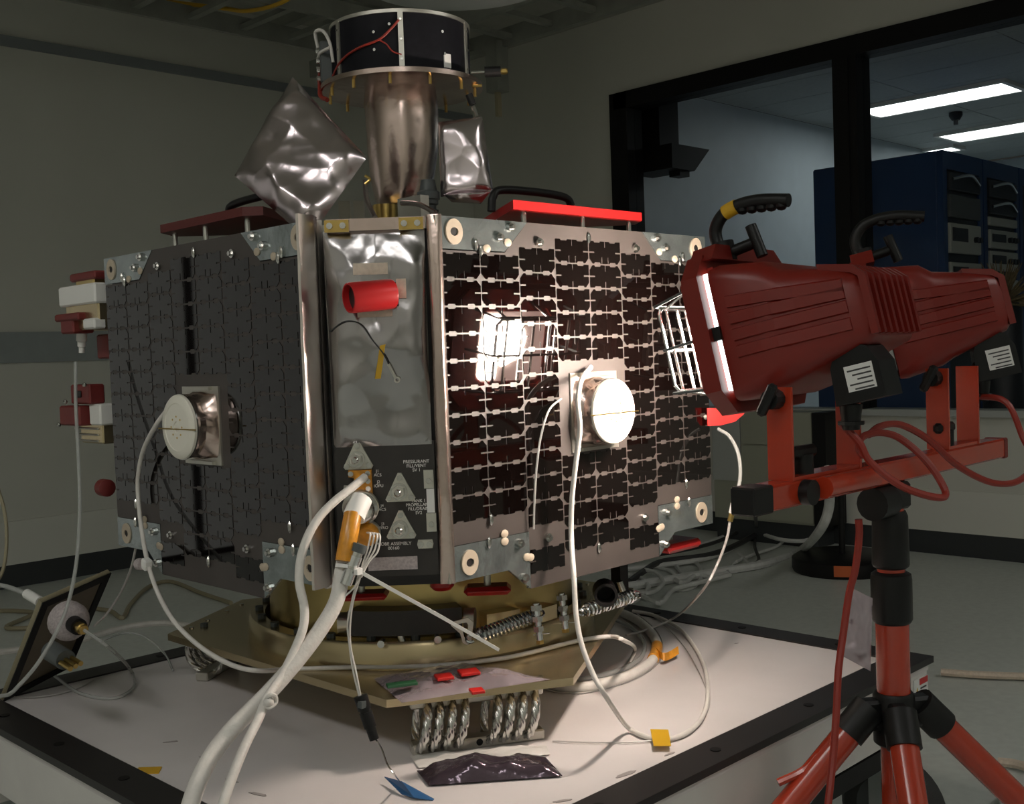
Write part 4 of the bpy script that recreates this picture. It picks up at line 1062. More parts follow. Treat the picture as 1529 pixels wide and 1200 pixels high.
    MB().cyl(L(-.075, hy - .005, hh - .02), L(-.065, hy - .005, hh + .045), .011, n=12).build('knob_grip', 'black_plastic', kb, True)
    # junction box
    jb = MB().prism([(-.20, -.19), (-.20, -.125), (-.185, -.095), (-.16, -.080), (-.13, -.085), (-.11, -.12), (-.105, -.19)][::-1], lambda a, b, nn: L(a - .07, nn, b + .005), .03, .115).build('junction_box', 'black_plastic', t)
    lb = MB().prism([(-.188, -.165), (-.188, -.118), (-.135, -.118), (-.135, -.165)], lambda a, b, nn: L(a - .07, nn, b), .115, .1162).build('rating_label', 'label_white', jb)
    for i in range(5): MB().prism([(-.184, -.126 - i * .0085), (-.184, -.129 - i * .0085), (-.140 - .008 * (i % 3), -.129 - i * .0085), (-.140 - .008 * (i % 3), -.126 - i * .0085)], lambda a, b, nn: L(a - .07, nn, b), .1162, .1166).build('print_line', 'print_dark', jb)
    gl_ = MB().cyl(L(-.185, .07, -.185), L(-.185, .07, -.185) - Zv * .045, .020, .015, 14).cyl(L(-.185, .07, -.185) - Zv * .030, L(-.185, .07, -.185) - Zv * .036, .024, n=8).build('cable_gland', 'black_plastic', t, True)
    # wire guard
    gx = .135
    def wire(pts, r=.0032, m='chrome'): MB().tube(pts, r, 8, smooth=False).build('guard_wire', m, t, True)
    gw, gh = .130, .085
    rect = [(-gw, -gh + .012), (-gw + .012, -gh), (gw - .012, -gh), (gw, -gh + .012), (gw, gh - .012), (gw - .012, gh), (-gw + .012, gh), (-gw, gh - .012), (-gw, -gh + .012)]
    wire([L(gx, a, b) for a, b in rect], .0038)
    for y in (.055, .02, -.05, -.09): wire([L(gx, y, gh), L(gx, y, -gh)])
    for z in (.09, .0, -.088): wire([L(.03, .150, z * 1.15), L(gx + .004, gw + .004, z), L(gx + .004, -gw - .004, z), L(.03, -.150, z * 1.15)], .003, 'gear_grey')
    for y in (.10, -.03): wire([L(.03, y, .125), L(gx, y, gh), L(gx, y, -gh), L(.03, y, -.125)])
    return t, L
BY, BZB = 1.02, 1.043
lamp1, L1 = work_light(1.862, 1.189, 1.322, -.12, .215, 'red halogen work light nearest the lit solar panel, label on its black box', .955)
lamp2, L2 = work_light(2.46, 1.235, 1.335, -.48, .215, 'red halogen work light at the far right end of the crossbar', .955, False)

# stand
PX, PY = 2.055, 1.02
stand = thing('light_stand', (PX, PY, 0), 'red tripod stand with black clamps and a red crossbar carrying two lights', 'light stand')
x0, x1 = 1.542, 2.58
cbm = MB().bb(x0 + .05, x1, BY - .022, BY + .022, BZB - .022, BZB + .022, .004).build('crossbar', 'stand_red', stand)
MB().bb(x0, x0 + .06, BY - .0235, BY + .0235, BZB - .0235, BZB + .0235, .003).build('end_cap', 'black_plastic', cbm)
MB().bb(x1 - .01, x1 + .012, BY - .0235, BY + .0235, BZB - .0235, BZB + .0235, .003).build('end_cap', 'lamp_red', cbm)
MB().cyl((1.70, BY - .022, BZB), (1.70, BY - .040, BZB), .022, n=20).build('bolt_cap', 'black_plastic', cbm, True)
MB().cyl((1.74, BY - .036, BZB + .004), (1.92, BY - .036, BZB + .004), .019, n=16).build('grip_tube', 'stand_red', cbm, True)
def ubracket(xc, sp, top, tilt_px=0):
    b = MB().bb(xc - sp, xc + sp, BY - .02, BY + .02, BZB + .022, BZB + .028)
    for s in (-1, 1):
        b.bb(xc + s * sp - .003, xc + s * sp + .003, BY - .022, BY + .026, BZB + .022, top)
    o = b.build('yoke', 'stand_red', stand)
    kn = MB().cyl((xc - .05, BY, BZB + .028), (xc - .05, BY, BZB + .062), .019, n=12)
    kn.build('wing_knob', 'black_plastic', o, True)
    MB().box((xc - .05, BY, BZB + .066), (.075, .02, .022), None, .006).build('knob_wings', 'black_plastic', o)
    for s in (-1, 1):
        c = Vector((xc + s * sp, BY + .005, top - .02))
        MB().cyl(c, c + Vector((s * .028, 0, 0)), .017, n=12).box(c + Vector((s * .034, 0, 0)), (.016, .018, .06), Matrix.Rotation(.5, 3, 'X'), .005).build('side_knob', 'black_plastic', o)
ubracket(1.785, .118, 1.225); ubracket(2.36, .075, 1.235)
MB().bb(PX - .035, PX + .035, BY - .03, BY + .03, BZB - .075, BZB - .022, .006).build('bar_clamp', 'black_plastic', stand)
MB().cyl((PX - .09, BY - .01, BZB - .055), (PX - .03, BY - .01, BZB - .055), .032, n=16).build('clamp_knob', 'black_plastic', stand, True)
MB().cyl((PX, PY, .62), (PX, PY, .97), .027, n=20).build('inner_pole', 'stand_red', stand, True)
MB().lathe([(.030, .965), (.034, .955), (.036, .86), (.034, .855), (.030, .852)], (PX, PY, 0), n=22).build('collar', 'black_plastic', stand, True)
cl = MB().lathe([(.030, .845), (.038, .84), (.0395, .83), (.0395, .752), (.036, .745), (.031, .742)], (PX, PY, 0), n=22).build('collar', 'black_plastic', stand, True)
MB().cyl((PX, PY, .555), (PX, PY, .75), .0325, n=22).build('outer_pole', 'stand_red', stand, True)
MB().cyl((PX, PY, .12), (PX, PY, .56), .027, n=20).build('lower_pole', 'stand_red', stand, True)
hub = MB().lathe([(.034, .500), (.040, .505), (.040, .60), (.036, .606)], (PX, PY, 0), n=20).build('hub', 'black_plastic', stand, True)
for i, av in enumerate((190, 262, 8)):
    a = math.radians(av); d = (R_ * math.cos(a) + D0 * math.sin(a))
    tl_ = 1.0 if i != 1 else .8
    p0 = Vector((PX, PY, .565)) + d * .065; p1 = Vector((PX, PY, .02)) + d * (.065 + .53 * tl_)
    MB().box(Vector((PX, PY, .565)) + d * .045, (.06, .036, .06), Matrix.Rotation(math.atan2(d.y, d.x), 3, 'Z'), .006).build('leg_bracket', 'black_plastic', hub)
    ax = (p1 - p0).normalized()
    lg = MB().cyl(p0 + ax * .02, p0 + ax * .33, .0275, n=18).build('leg', 'stand_red', stand, True)
    MB().cyl(p0 - ax * .02, p0 + ax * .05, .033, n=18).build('leg_socket', 'black_plastic', lg, True)
    MB().cyl(p0 + ax * .30, p0 + ax * .37, .034, n=18).build('leg_sleeve', 'black_plastic', lg, True)
    MB().cyl(p0 + ax * .36, p1, .022, n=16).build('leg_tube', 'stand_red', lg, True)
    MB().sph(p1 + Vector((0, 0, .004)), .024, 12, (1, 1, .8)).build('foot', 'black_plastic', lg, True)
    if i == 0: MB().tube([p0 + ax * .14 + Zv * .03, p0 + ax * .20 + Zv * .045 - d * .01, p0 + ax * .215 + Zv * .035 - R_ * .03], .008).build('hook', 'stand_red', lg, True)
# tag bag on the cord
tp = chain([(1267, 875, 2.12), (1303, 893, 2.13), (1300, 1002, 2.13), (1252, 976, 2.12)])
pt_ = thing('plastic_tag', tp[3], 'wrinkled clear plastic tag wrapped on the red cord beside the stand pole', 'tag')
pillow(m_ := MB(), tp, -D0, .006, 20, .005, 6., 1., 4., 4); m_.build('sleeve', 'bag_static', pt_, True)
MB().prism([(0, 0), (.03, 0), (.03, .08), (0, .08)], lambda a, b, n: tp[3].lerp(tp[2], .45) + R_ * a + Zv * (b + .005) + D0 * n, .010, .011).build('paper', 'velcro', pt_)
# cords
g1 = L1(-.165, .07, -.185) - Zv * .04
def cord(name, pts, r, m, label, cat='cord', group=None, n=8):
    return tag(MB().tube(pts, r, n).build(name, m, None, True), label, cat, group)
MB().tube([g1 + Zv * .01] + chain([(1283, 660, 1.98), (1300, 690, 1.98), (1345, 725, 1.98), (1395, 742, 2.0), (1412, 735, 2.02), (1385, 690, 2.04), (1345, 655, 2.06), (1315, 646, 2.06), (1288, 652, 2.05), (1283, 670, 2.03), (1290, 682, 2.02)]), .0068, 8).build('power_cord', 'cord_red', lamp1, True)
g2 = L2(-.165, .07, -.185) - Zv * .04
MB().tube([g2 + Zv * .01] + chain([(1502, 600, 2.42), (1528, 655, 2.40), (1545, 690, 2.36), (1520, 718, 2.30), (1480, 720, 2.26), (1430, 695, 2.22), (1385, 655, 2.18), (1345, 634, 2.14), (1315, 636, 2.12), (1296, 650, 2.10)]), .0068, 8).build('power_cord', 'cord_red', lamp2, True)
cord('red_cable', chain([(1282, 775, 2.10), (1283, 800, 2.10), (1277, 850, 2.10), (1268, 885, 2.10), (1260, 940, 2.09), (1252, 1000, 2.07), (1249, 1060, 2.05), (1244, 1130, 2.03), (1236, 1205, 2.0), (1225, 1300, 1.98)]), .0072, 'cord_red', 'red power cord hanging straight down beside the stand pole', 'cord')

# ================================================================== CABLES, TAPE AND LOOSE THINGS
def T(px, py, h=0.): return onz(px, py, TZ + h)
# heavy white bundle from the round connector
cord('cable_bundle', chain([(528, 772, 1.985), (522, 800, 1.965), (512, 845, 1.95), (503, 895, 1.93), (478, 940, 1.90), (440, 990, 1.86), (400, 1035, 1.82), (350, 1085, 1.77), (318, 1125, 1.73), (297, 1165, 1.69), (282, 1210, 1.65), (270, 1270, 1.60)]) + [Vector((.72, 1.36, .46)), Vector((.62, 1.30, .16)), Vector((.46, 1.20, .016)), Vector((.15, 1.30, .016)), Vector((-.5, 1.6, .016))], .0140, 'cable_white', 'thick white cable bundle sweeping from the connector panel to the lower left', 'cable', None, 12)
tag(MB().tube(chain([(527, 768, 1.972), (521, 800, 1.950), (514, 838, 1.936)]), .0165, 12).build('kapton_wrap', 'kapton', None, True), 'amber tape wrap around the top of the thick white cable', 'tape')
tag(MB().tube(chain([(540, 745, 2.00), (533, 760, 1.985), (528, 772, 1.975)]), .020, 12).build('cable_boot', 'white_paint', None, True), 'white boot where the thick cable meets the round connector', 'cable boot')
cord('cable_bundle', chain([(545, 712, 2.025), (525, 728, 1.995), (500, 748, 1.97), (478, 770, 1.95), (460, 800, 1.93), (449, 835, 1.92), (447, 870, 1.91), (454, 905, 1.90), (453, 935, 1.885), (440, 970, 1.865), (420, 1010, 1.835), (400, 1040, 1.80), (385, 1075, 1.76), (365, 1115, 1.71), (345, 1165, 1.66), (330, 1210, 1.62), (315, 1270, 1.58)]) + [Vector((.74, 1.28, .44)), Vector((.66, 1.20, .14)), Vector((.50, 1.08, .010)), Vector((.15, 1.15, .010)), Vector((-.5, 1.4, .010))], .0078, 'cable_white', 'thinner white cable bundle tied alongside the thick one', 'cable', None, 10)
kt = thing('cable_knot', at(402, 1050, 1.79), 'white lacing knot joining the two front cables', 'cable tie')
MB().tube(chain([(392, 1058, 1.79), (400, 1040, 1.775), (410, 1038, 1.78), (412, 1048, 1.785), (402, 1056, 1.775), (394, 1052, 1.78)]), .0035).build('loop', 'cable_white', kt, True)
MB().sph(at(401, 1048, 1.778), .009, 10).build('knot', 'cable_white', kt, True)
# cable tie strap and its loop
zt_ = thing('cable_tie', at(740, 965, 2.10), 'long white plastic cable tie slanting down to the right from the bundle', 'cable tie')
MB().strip(chain([(535, 852, 1.925), (600, 888, 1.98), (670, 927, 2.04), (745, 970, 2.10)]), Zv + R_ * .5, .0065, .0018).build('tail', 'white_paint', zt_)
a_ = at(514, 848, 1.945); ax_ = (at(503, 895, 1.93) - at(522, 800, 1.965)).normalized()
MB().lathe([(.024, -.003), (.024, .003), (.0225, .003), (.0225, -.003)], a_ + R_ * .008, ax_, 24, True).build('loop', 'white_paint', zt_, True)
MB().box(at(535, 853, 1.922), (.012, .010, .010)).build('head', 'white_paint', zt_)
# silver connectors hanging below
cn = thing('backshell', at(515, 872, 1.93), 'silver cylindrical connector backshell tied beside the amber wrap', 'connector')
a = at(538, 812, 1.94); b = at(516, 872, 1.93)
for f0, f1, r, m in ((0, .2, .013, 'gear_grey'), (.2, .3, .0105, 'steel'), (.3, .55, .012, 'chrome'), (.55, .62, .0135, 'steel'), (.62, 1, .0115, 'chrome')):
    MB().cyl(a.lerp(b, f0), a.lerp(b, f1), r, n=16).build('segment', m, cn, True)
for i, (dx, dy) in enumerate(((0, 0), (5, 2), (10, 4), (14, 8))):
    cord('white_lead', chain([(548 + dx * .4, 795 + dy * .3, 1.99), (553 + dx, 797 + dy * .2, 1.965), (550 + dx, 815 + dy, 1.955), (543 + dx * .6, 838, 1.945), (535 + dx * .3, 862, 1.935)]), .0018, 'cable_white', ['leftmost thin white lead looping out of the lower amber connector', 'second thin white lead from the left at the lower amber connector', 'third thin white lead from the left at the lower amber connector', 'rightmost thin white lead looping out of the lower amber connector'][i], 'wire', 'white leads at the connector', 6)
cord('white_lead', chain([(540, 855, 1.938), (530, 875, 1.935), (515, 890, 1.93), (503, 898, 1.928)]), .0018, 'cable_white', 'thin white lead crossing back to the thick cable', 'wire', None, 6)
for i, dx in enumerate((0, 4)):
    cord('wire_pair', chain([(536 + dx, 855, 1.94), (526 + dx * .5, 895, 1.94), (519 + dx, 930, 1.94), (522 + dx * .4, 965, 1.94), (527 + dx, 1000, 1.935), (537 + dx * .5, 1042, 1.93)]), .0018, 'cable_white', ['left thin white wire of the twisted pair hanging to the black plug', 'right thin white wire of the twisted pair hanging to the black plug'][i], 'wire', 'twisted pair to the black plug', 6)
pg = thing('black_plug', at(560, 1105, 1.92), 'small black inline plug dangling in front of the plate', 'plug')
a = at(538, 1038, 1.93); b = at(559, 1104, 1.92)
for f0, f1, r in ((0, .32, .0125), (.32, .38, .010), (.38, .72, .0115), (.72, .78, .009), (.78, 1, .0088)): MB().cyl(a.lerp(b, f0), a.lerp(b, f1), r, r * .95, n=14).build('segment', 'black_plastic', pg, True)
MB().box(a.lerp(b, .16) - D0 * .010, (.010, .012, .012)).build('clip', 'gear_grey', pg)
pe = T(598, 1168, .012)
cord('bare_wire', [at(560, 1102, 1.92), at(570, 1118, 1.90), at(578, 1140, 1.86), at(588, 1155, 1.82), pe], .0016, 'steel', 'thin bare wire from the black plug to the blue card', 'wire', None, 6)
# blue card, bent
c_ = T(612, 1178); bl = MB()
A = [T(574, 1159, .012), T(600, 1166, .022), T(648, 1192, .002)]; B = [T(600, 1185, .003), T(618, 1190, .006), T(646, 1194, .002)]
bl.add(A + B + [p - Zv * .0015 for p in A + B], [(0, 1, 4, 3), (1, 2, 5, 4), (6, 9, 10, 7), (7, 10, 11, 8), (0, 3, 9, 6), (3, 4, 10, 9), (4, 5, 11, 10), (2, 8, 11, 5), (0, 6, 7, 1), (1, 7, 8, 2)])
tag(bl.build('blue_card', 'card_blue', None), 'small bent blue card lying on the table at the front', 'card')
# cable from dark antenna, down, along the plate
dp = lambda px, py, o=.03: onx(px, py, SX - KW - o)
cord('antenna_cable', [dp(247, 615, .045), dp(232, 636, .05), dp(214, 672, .03), dp(206, 715, .02), dp(208, 760, .02), dp(213, 800, .03)] + chain([(222, 845, 2.42), (238, 890, 2.38), (262, 930, 2.33), (300, 966, 2.29), (345, 992, 2.25), (385, 1001, 2.22)]) + [onz(430, 999, PZ1 + .006), onz(520, 996, PZ1 + .006), onz(640, 994, PZ1 + .006), onz(740, 984, PZ1 + .007), onz(800, 972, PZ1 + .007), onz(860, 957, PZ1 + .007), onz(910, 950, PZ1 + .008), onz(932, 956, PZ1 + .004)] + [T(948, 968, .03), T(940, 990, .006)], .0050, 'cable_white', 'white cable from the cream antenna curving down and across the gold plate', 'cable', None, 10)
mk = thing('cable_marker', at(217, 852, 2.42), 'white clip with a pinkish side on the cable below the dark panel', 'clip')
MB().box(at(219, 842, 2.42), (.02, .02, .024), Matrix.Rotation(.3, 3, 'X'), .003).build('body', 'white_paint', mk)
MB().cyl(at(207, 842, 2.43), at(213, 842, 2.42), .013, n=12).build('plug', 'velcro', mk, True)
# cable from lit antenna
rp_ = lambda px, py, o: ony(px, py, SY - KW - o)
cord('antenna_cable', [rp_(882, 548, .012), rp_(868, 568, .05), rp_(863, 600, .07), rp_(866, 640, .07), rp_(860, 690, .06), rp_(854, 745, .05), rp_(853, 800, .05)] + chain([(857, 860, 2.16), (860, 915, 2.14), (868, 960, 2.12), (885, 1005, 2.10), (905, 1040, 2.09)]) + [T(935, 1083, .02), T(960, 1098, .007), T(990, 1104, .007), T(1025, 1094, .007), T(1050, 1068, .007), T(1057, 1030, .007), T(1050, 990, .007), T(1030, 955, .007), T(1010, 935, .008), T(975, 918, .008), T(945, 912, .01)], .0052, 'cable_white', 'white cable hanging from the bright antenna and looping on the table', 'cable', None, 10)
cord('signal_wire', [T(990, 1104, .004), T(940, 1108, .004), T(880, 1108, .004), T(825, 1106, .004)], .0016, 'coax', 'thin wire running from the taped loop to the front isolator', 'wire', None, 6)
# shadow-side dark loop cable on lit panel
cord('clear_tube', [rp_(838, 595, .004), rp_(820, 612, .012), rp_(808, 650, .016), rp_(801, 700, .016), rp_(798, 750, .014), rp_(797, 790, .012)], .0022, 'tube_clear', 'thin clear tube arching across the black cells left of the bright antenna', 'tube', None, 8)
# coax at the right
cord('coax_cable', chain([(1072, 640, 2.62), (1090, 652, 2.60), (1103, 680, 2.58), (1105, 715, 2.57), (1097, 745, 2.56)]), .0042, 'tube_clear', 'clear tube bending down from the red flap', 'tube')
cx_ = thing('coax_joint', at(1092, 778, 2.56), 'brass and white coaxial joint left of the crossbar end', 'connector')
for (p, q, r, m) in (((1097, 742), (1096, 752), .006, 'frame_black'), ((1096, 752), (1093, 766), .008, 'white_paint'), ((1093, 766), (1090, 778), .0065, 'brass')): MB().cyl(at(*p, 2.56), at(*q, 2.56), r, n=12).build('segment', m, cx_, True)
cord('coax_cable', chain([(1090, 778, 2.56), (1085, 805, 2.56), (1072, 840, 2.56), (1050, 880, 2.57)]) + [T(1010, 920, .03), T(965, 940, .02), T(935, 948, .03)], .0032, 'coax', 'thin coaxial cable curving from the brass joint down to the table', 'cable')
# white cable coil on the table
ring_px = [(880, 905), (912, 910), (945, 922), (970, 942), (981, 964), (972, 988), (940, 1008), (900, 1020), (865, 1026), (825, 1022), (790, 1005)]
cord('cable_coil', [T(x, y, .0125) for x, y in ring_px], .0125, 'cable_white', 'thick white foam covered cable coiled on the table right of the plate', 'cable', None, 10)
cord('cable_coil', [T(890 + (x - 890) * .80, 966 + (y - 966) * .78, .008) for x, y in ring_px], .006, 'tube_clear', 'clear tubing coiled inside the white cable coil', 'tube', None, 8)
cord('cable_coil', [T(886 + (x - 886) * 1.10, 966 + (y - 966) * 1.14, .003) for x, y in ring_px[2:]], .0022, 'coax', 'thin grey wire around the outside of the white cable coil', 'wire', None, 6)
tag(MB().tube([T(975, 984, .0125), T(980, 973, .0125), T(981, 964, .0125)], .0150, 12).build('kapton_band', 'kapton', None, True), 'amber tape band on the white cable coil', 'tape')
tag(MB().strip([T(980, 972, .02), T(990, 980, .022), T(1000, 978, .018), T(1013, 970, .024)], Zv + D0 * .6, .02, .0008).build('tape_flag', 'kapton', None), 'crumpled amber tape flag sticking off the cable coil', 'tape')
# tape pieces on the table
def tape(pts, label, h=.009):
    q = [T(*p, h) for p in pts]; m_ = MB(); m_.add(q + [p - Zv * .001 for p in q], [(0, 1, 2, 3), (7, 6, 5, 4), (0, 4, 5, 1), (1, 5, 6, 2), (2, 6, 7, 3), (3, 7, 4, 0)])
    tag(m_.build('tape_piece', 'tape_yellow', None), label, 'tape', 'yellow tape on the table')
tape([(971, 1088), (998, 1089), (1002, 1113), (976, 1113)], 'yellow tape square holding down the looped cable on the right', .013)
tape([(207, 1145), (242, 1144), (237, 1154), (201, 1155)], 'yellow tape strip stuck alone on the table at the lower left', .0012)
cord('signal_wire', [T(1000, 1100, .006), T(1030, 1090, .004), T(1058, 1055, .004), T(1052, 1020, .004), T(1022, 965, .004), T(985, 925, .004)], .002, 'coax', 'thin second wire inside the taped cable loop', 'wire', None, 6)
# bags
bg = thing('component_bag', onz(690, 1020, PZ1), 'shiny antistatic bag with red chips lying on the plate front', 'bag')
pillow(m_ := MB(), [onz(557, 1012, PZ1 + .002), onz(690, 992, PZ1 + .002), onz(822, 1014, PZ1 + .002), onz(600, 1049, PZ1 + .002)], Zv, .016, 40, .0045, 3.3, .03, 4., 4)
m_.build('film', 'bag_static', bg, True)
for (px, py, w_, h_, m, nm) in ((663, 1010, .034, .034, 'red_bright', 'red_chip'), (700, 1003, .040, .036, 'red_bright', 'red_chip'), (712, 1031, .026, .026, 'red_bright', 'red_chip'), (600, 1021, .06, .02, 'pcb_green', 'circuit_board')):
    c = onz(px, py, PZ1 + .024); MB().box(c, (w_, h_, .006), Matrix.Rotation(-PI / 4 + .3, 3, 'Z'), .001).build(nm, m, bg)
bg = thing('component_bag', T(735, 1150), 'dark purple antistatic bag lying on the table below the front isolator', 'bag')
pillow(m_ := MB(), [T(622, 1150, .004), T(815, 1130, .004), T(840, 1158, .004), T(640, 1172, .004)], Zv, .022, 44, .008, 8.1, .02, 4., 5)
m_.build('film', 'bag_dark', bg, True)
m_ = MB(); pillow(m_, [T(612, 1128, .003), T(815, 1112, .003), T(822, 1126, .003), T(625, 1146, .003)], Zv, .006, 24, .003, 5.5, .02, 7., 6); m_.build('seal_strip', 'table_frame', bg, True)

# tilted lid panel on the left
lp = thing('tilted_lid', T(60, 1000), 'dark framed lid leaning on the table at the left with fittings on its underside', 'lid')
c1 = T(4, 1046, .002); c2 = at(62, 899, 2.52); c3 = at(165, 854, 2.70)
c4 = c1 + (c3 - c2)
lex = (c3 - c2).normalized(); lW = (c3 - c2).length; ley = (c2 - c1); ley = (ley - lex * ley.dot(lex)); lH = ley.length; ley.normalize(); lnn = lex.cross(ley).normalized()
if lnn.dot(-D0) < 0: lnn = -lnn
LF = lambda a, b, n=0.: c1 + lex * a + (c2 - c1) * (b / lH) + lnn * n
MB().prism([(0, 0), (lW, 0), (lW, lH), (0, lH)], LF, -.010, 0).build('board', 'lid_tan', lp)
MB().frame([(0, 0), (lW, 0), (lW, lH), (0, lH)], [(.022, .022), (lW - .022, .022), (lW - .022, lH - .022), (.022, lH - .022)], LF, 0, .004).build('gasket', 'frame_black', lp)
MB().frame([(0, 0), (lW, 0), (lW, lH), (0, lH)], [(.004, .004), (lW - .004, .004), (lW - .004, lH - .004), (.004, lH - .004)], LF, -.011, .0015).build('rim', 'wire_tan', lp)
f1 = at(100, 925, 2.54); f2 = at(128, 942, 2.46)
fd = (f2 - f1).normalized()
ft = MB().lathe([(.045, 0), (.045, .02), (.038, .035), (.030, .04)], f1, fd, 24).build('fitting', 'velcro', lp, True)
MB().cyl(f1 + fd * .03, f1 + fd * .07, .019, n=18).build('fitting_body', 'frame_black', ft, True)
MB().lathe([(.013, .07), (.013, .09), (.010, .092), (.010, .10)], f1, fd, 10).build('nut', 'brass', ft, True)
f3 = at(82, 975, 2.42); f4 = at(122, 1000, 2.34); fd2 = (f4 - f3).normalized()
fv = MB().cyl(f3 - fd2 * .02, f3 + fd2 * .05, .022, n=16).build('valve_body', 'gear_grey', lp, True)
for s in (-1, 0, 1):
    p = f3 + fd2 * .05 + lex * (.014 * s); MB().cyl(p, p + fd2 * .045, .0055, n=10).build('outlet', 'brass', fv, True)
# tubes
cord('clear_tube', chain([(113, 540, 2.62), (113, 600, 2.60), (117, 680, 2.56), (119, 760, 2.52), (114, 840, 2.44), (97, 915, 2.36), (60, 985, 2.28), (20, 1032, 2.22), (-20, 1070, 2.18)]) + [Vector((.74, 2.34, .30)), Vector((.66, 2.36, .03)), Vector((.3, 2.6, .006)), Vector((-.6, 3.0, .006))], .0042, 'tube_clear', 'long clear tube hanging from the red sensor cover to the left edge', 'tube', None, 8)
cord('clear_tube', chain([(-6, 720, 3.0), (6, 760, 2.98), (10, 800, 2.96), (6, 845, 2.94), (-8, 875, 2.93)]) + [at(-40, 930, 2.95), at(-90, 1050, 2.95)], .0050, 'wire_tan', 'tan hose hanging at the far left edge', 'tube')
cord('clear_tube', chain([(-6, 872, 2.75), (15, 877, 2.72), (38, 886, 2.68), (58, 897, 2.64)]), .0060, 'tube_clear', 'clear hose entering the top of the tilted lid', 'tube')
tag(MB().cyl(at(40, 886, 2.67), at(60, 898, 2.63), .012, n=14).build('hose_fitting', 'white_paint', None, True), 'pale hose fitting on the corner of the tilted lid', 'fitting')
cord('clear_tube', [f1 + fd * .10] + chain([(165, 968, 2.46)]) + [T(195, 1000, .01), T(200, 1025, .005), T(170, 1042, .005), T(120, 1035, .005), T(80, 1008, .02)], .0042, 'tube_clear', 'clear tube looping over the table from the brass fitting', 'tube', None, 8)
cord('clear_tube', [T(150, 957, .006), T(185, 945, .006), T(215, 950, .006), T(245, 975, .006), T(258, 1000, .005)], .0032, 'tube_clear', 'clear tube lying beside the left isolator', 'tube', None, 8)
cord('wire_loop_cable', [T(8, 1040, .003), T(60, 1040, .003), T(110, 1030, .003), T(140, 1015, .003)], .0018, 'coax', 'thin wire on the table under the tilted lid', 'wire', None, 6)
cord('white_lead', chain([(204, 812, 2.6), (195, 850, 2.62), (180, 885, 2.66), (160, 915, 2.68), (140, 935, 2.68)]), .0030, 'coax', 'thin grey lead from the lower left bracket down behind the lid', 'wire', None, 6)
fl = lambda px, py, h=.012: onz(px, py, h)
cord('floor_hose', [fl(140, 908), fl(165, 912), fl(183, 922), fl(195, 902), fl(222, 876), fl(255, 868), fl(300, 885), fl(345, 900)], .012, 'wire_tan', 'tan hose lying on the floor behind the table at the left', 'hose')
cord('floor_hose', [fl(-10, 912), fl(25, 912), fl(50, 916), fl(10, 935), fl(30, 938), fl(60, 935)], .012, 'wire_tan', 'tan hose loop on the floor at the far left', 'hose')
cord('floor_cable', [fl(-10, 975), fl(40, 968), fl(110, 958), fl(180, 938), fl(240, 930), fl(290, 935)], .015, 'cable_white', 'white cable on the floor behind the tilted lid', 'cable')
cord('floor_hose', [fl(1405, 1003, .02), fl(1460, 1007, .02), fl(1545, 1010, .02)], .014, 'tape_tan', 'tan cable on the floor right of the table corner', 'cable')
cord('floor_hose', [fl(1490, 1137, .02), fl(1515, 1140, .02), fl(1545, 1148, .02)], .014, 'tape_tan', 'tan cable on the floor at the right edge', 'cable')
pw = onz(1518, 1180, .06)
ps_ = thing('power_strip', (pw.x, pw.y, 0), 'small pale power strip on the floor at the lower right', 'power strip')
MB().bb(pw.x - .05, pw.x + .14, pw.y - .14, pw.y + .03, 0, .07, .008).build('body', 'table_frame', ps_)
for i in range(2): MB().bb(pw.x - .052, pw.x - .050, pw.y - .08 + i * .05, pw.y - .06 + i * .05, .025, .045).build('socket', 'frame_black', ps_)
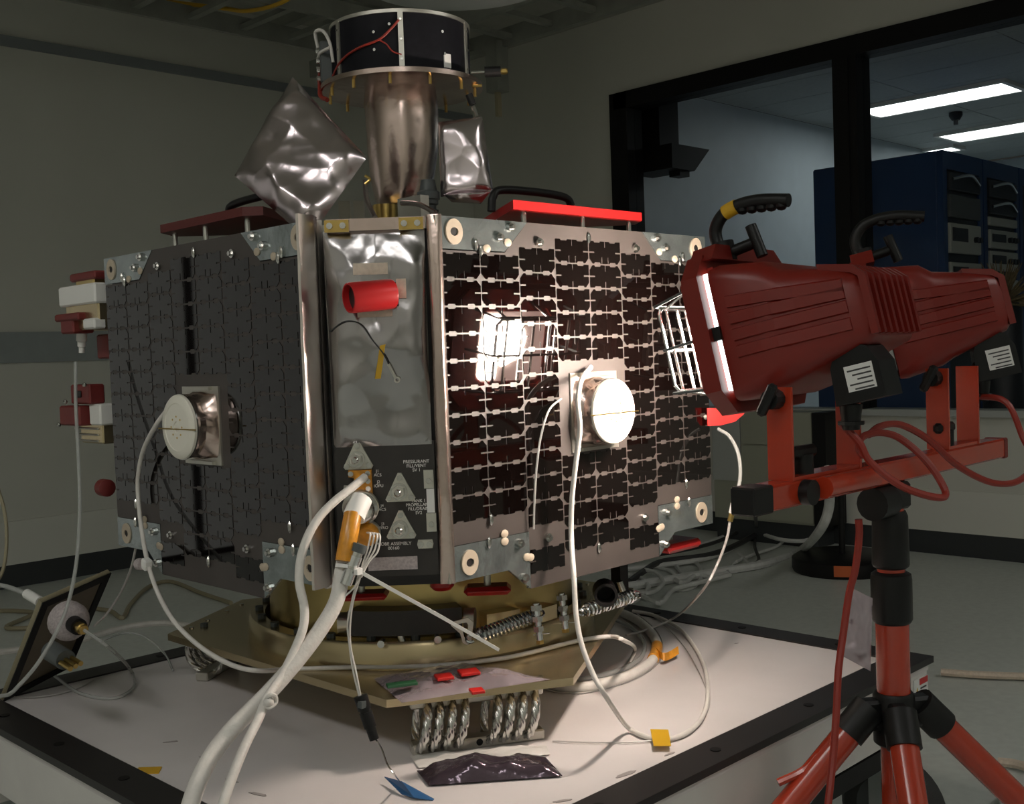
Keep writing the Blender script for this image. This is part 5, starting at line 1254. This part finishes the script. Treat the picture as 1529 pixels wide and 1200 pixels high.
# floor cable heap behind on the right: individual cables
heap = [
 ([(900, 880), (960, 872), (1020, 862), (1080, 852), (1140, 842), (1190, 825), (1222, 795), (1238, 755), (1236, 700)], .024, 'cable_grey'),
 ([(930, 850), (1000, 842), (1060, 832), (1100, 815), (1150, 785), (1185, 765), (1200, 745)], .015, 'cable_grey'),
 ([(940, 868), (965, 850), (990, 838), (1060, 828), (1110, 808), (1160, 778), (1200, 752)], .018, 'cable_dark'),
 ([(930, 835), (1000, 825), (1060, 812), (1100, 795), (1150, 770), (1190, 752)], .012, 'cable_dark'),
 ([(1000, 880), (1030, 878), (1047, 862), (1042, 842), (1020, 834), (1010, 843), (1020, 858)], .013, 'cable_grey'),
 ([(950, 862), (975, 868), (1000, 862), (1020, 870), (1040, 858), (1060, 862)], .014, 'cable_grey'),
 ([(960, 890), (985, 900), (1000, 885), (1010, 878), (1050, 868), (1090, 858)], .013, 'cable_grey'),
 ([(940, 880), (970, 885), (990, 870), (980, 855), (960, 850)], .012, 'cable_grey'),
 ([(970, 845), (1000, 852), (1015, 866), (1040, 872)], .012, 'cable_grey'),
 ([(1085, 855), (1100, 838), (1130, 826), (1165, 812), (1185, 785), (1195, 765)], .010, 'cable_grey'),
 ([(1100, 838), (1110, 832), (1103, 826), (1120, 842), (1135, 838)], .010, 'cable_grey'),
 ([(1140, 798), (1170, 806), (1205, 806), (1215, 790), (1205, 772), (1188, 766)], .013, 'cable_grey'),
 ([(900, 845), (950, 832), (1010, 820), (1060, 808), (1110, 788)], .012, 'cable_grey'),
 ([(910, 862), (945, 858), (968, 876), (950, 895), (930, 900)], .014, 'cable_grey'),
 ([(1128, 765), (1129, 790), (1127, 815), (1133, 835), (1120, 843), (1090, 848)], .010, 'cable_dark'),
]
hl = ['thick grey cable sweeping from the floor heap up toward the stand', 'grey cable running straight through the floor heap toward the wall', 'thick black cable through the middle of the floor heap', 'thin black cable along the back of the floor heap',
 'grey cable curled in a round loop at the front of the heap', 'grey cable bending twice inside the floor heap', 'grey cable at the near edge of the floor heap', 'grey cable curled back on itself nearest the table', 'short grey cable bridging the loops of the heap',
 'thin grey cable rising from the heap under the crossbar end', 'small knotted grey cable right of the heap', 'grey cable making a wide loop at the right of the heap', 'grey cable at the back left of the heap', 'grey cable hooking round behind the spring', 'dark cable dropping onto the floor under the crossbar end']
for i, ((pts, r, m), lb) in enumerate(zip(heap, hl)):
    P = []
    for k, (px, py) in enumerate(pts):
        if i == 0 and k >= 6: P.append(at(px, py, 5.6 - (k - 6) * .2)); continue
        if i == 14 and k == 0: P.append(at(px, py, 5.2)); continue
        P.append(onz(px, py, r + .012 * (i % 4)))
    cord('floor_cable', P, r, m, lb, 'cable', 'cables heaped on the floor', 8)

# tidy helper properties
for o in bpy.data.objects:
    if '_o' in o: del o['_o']
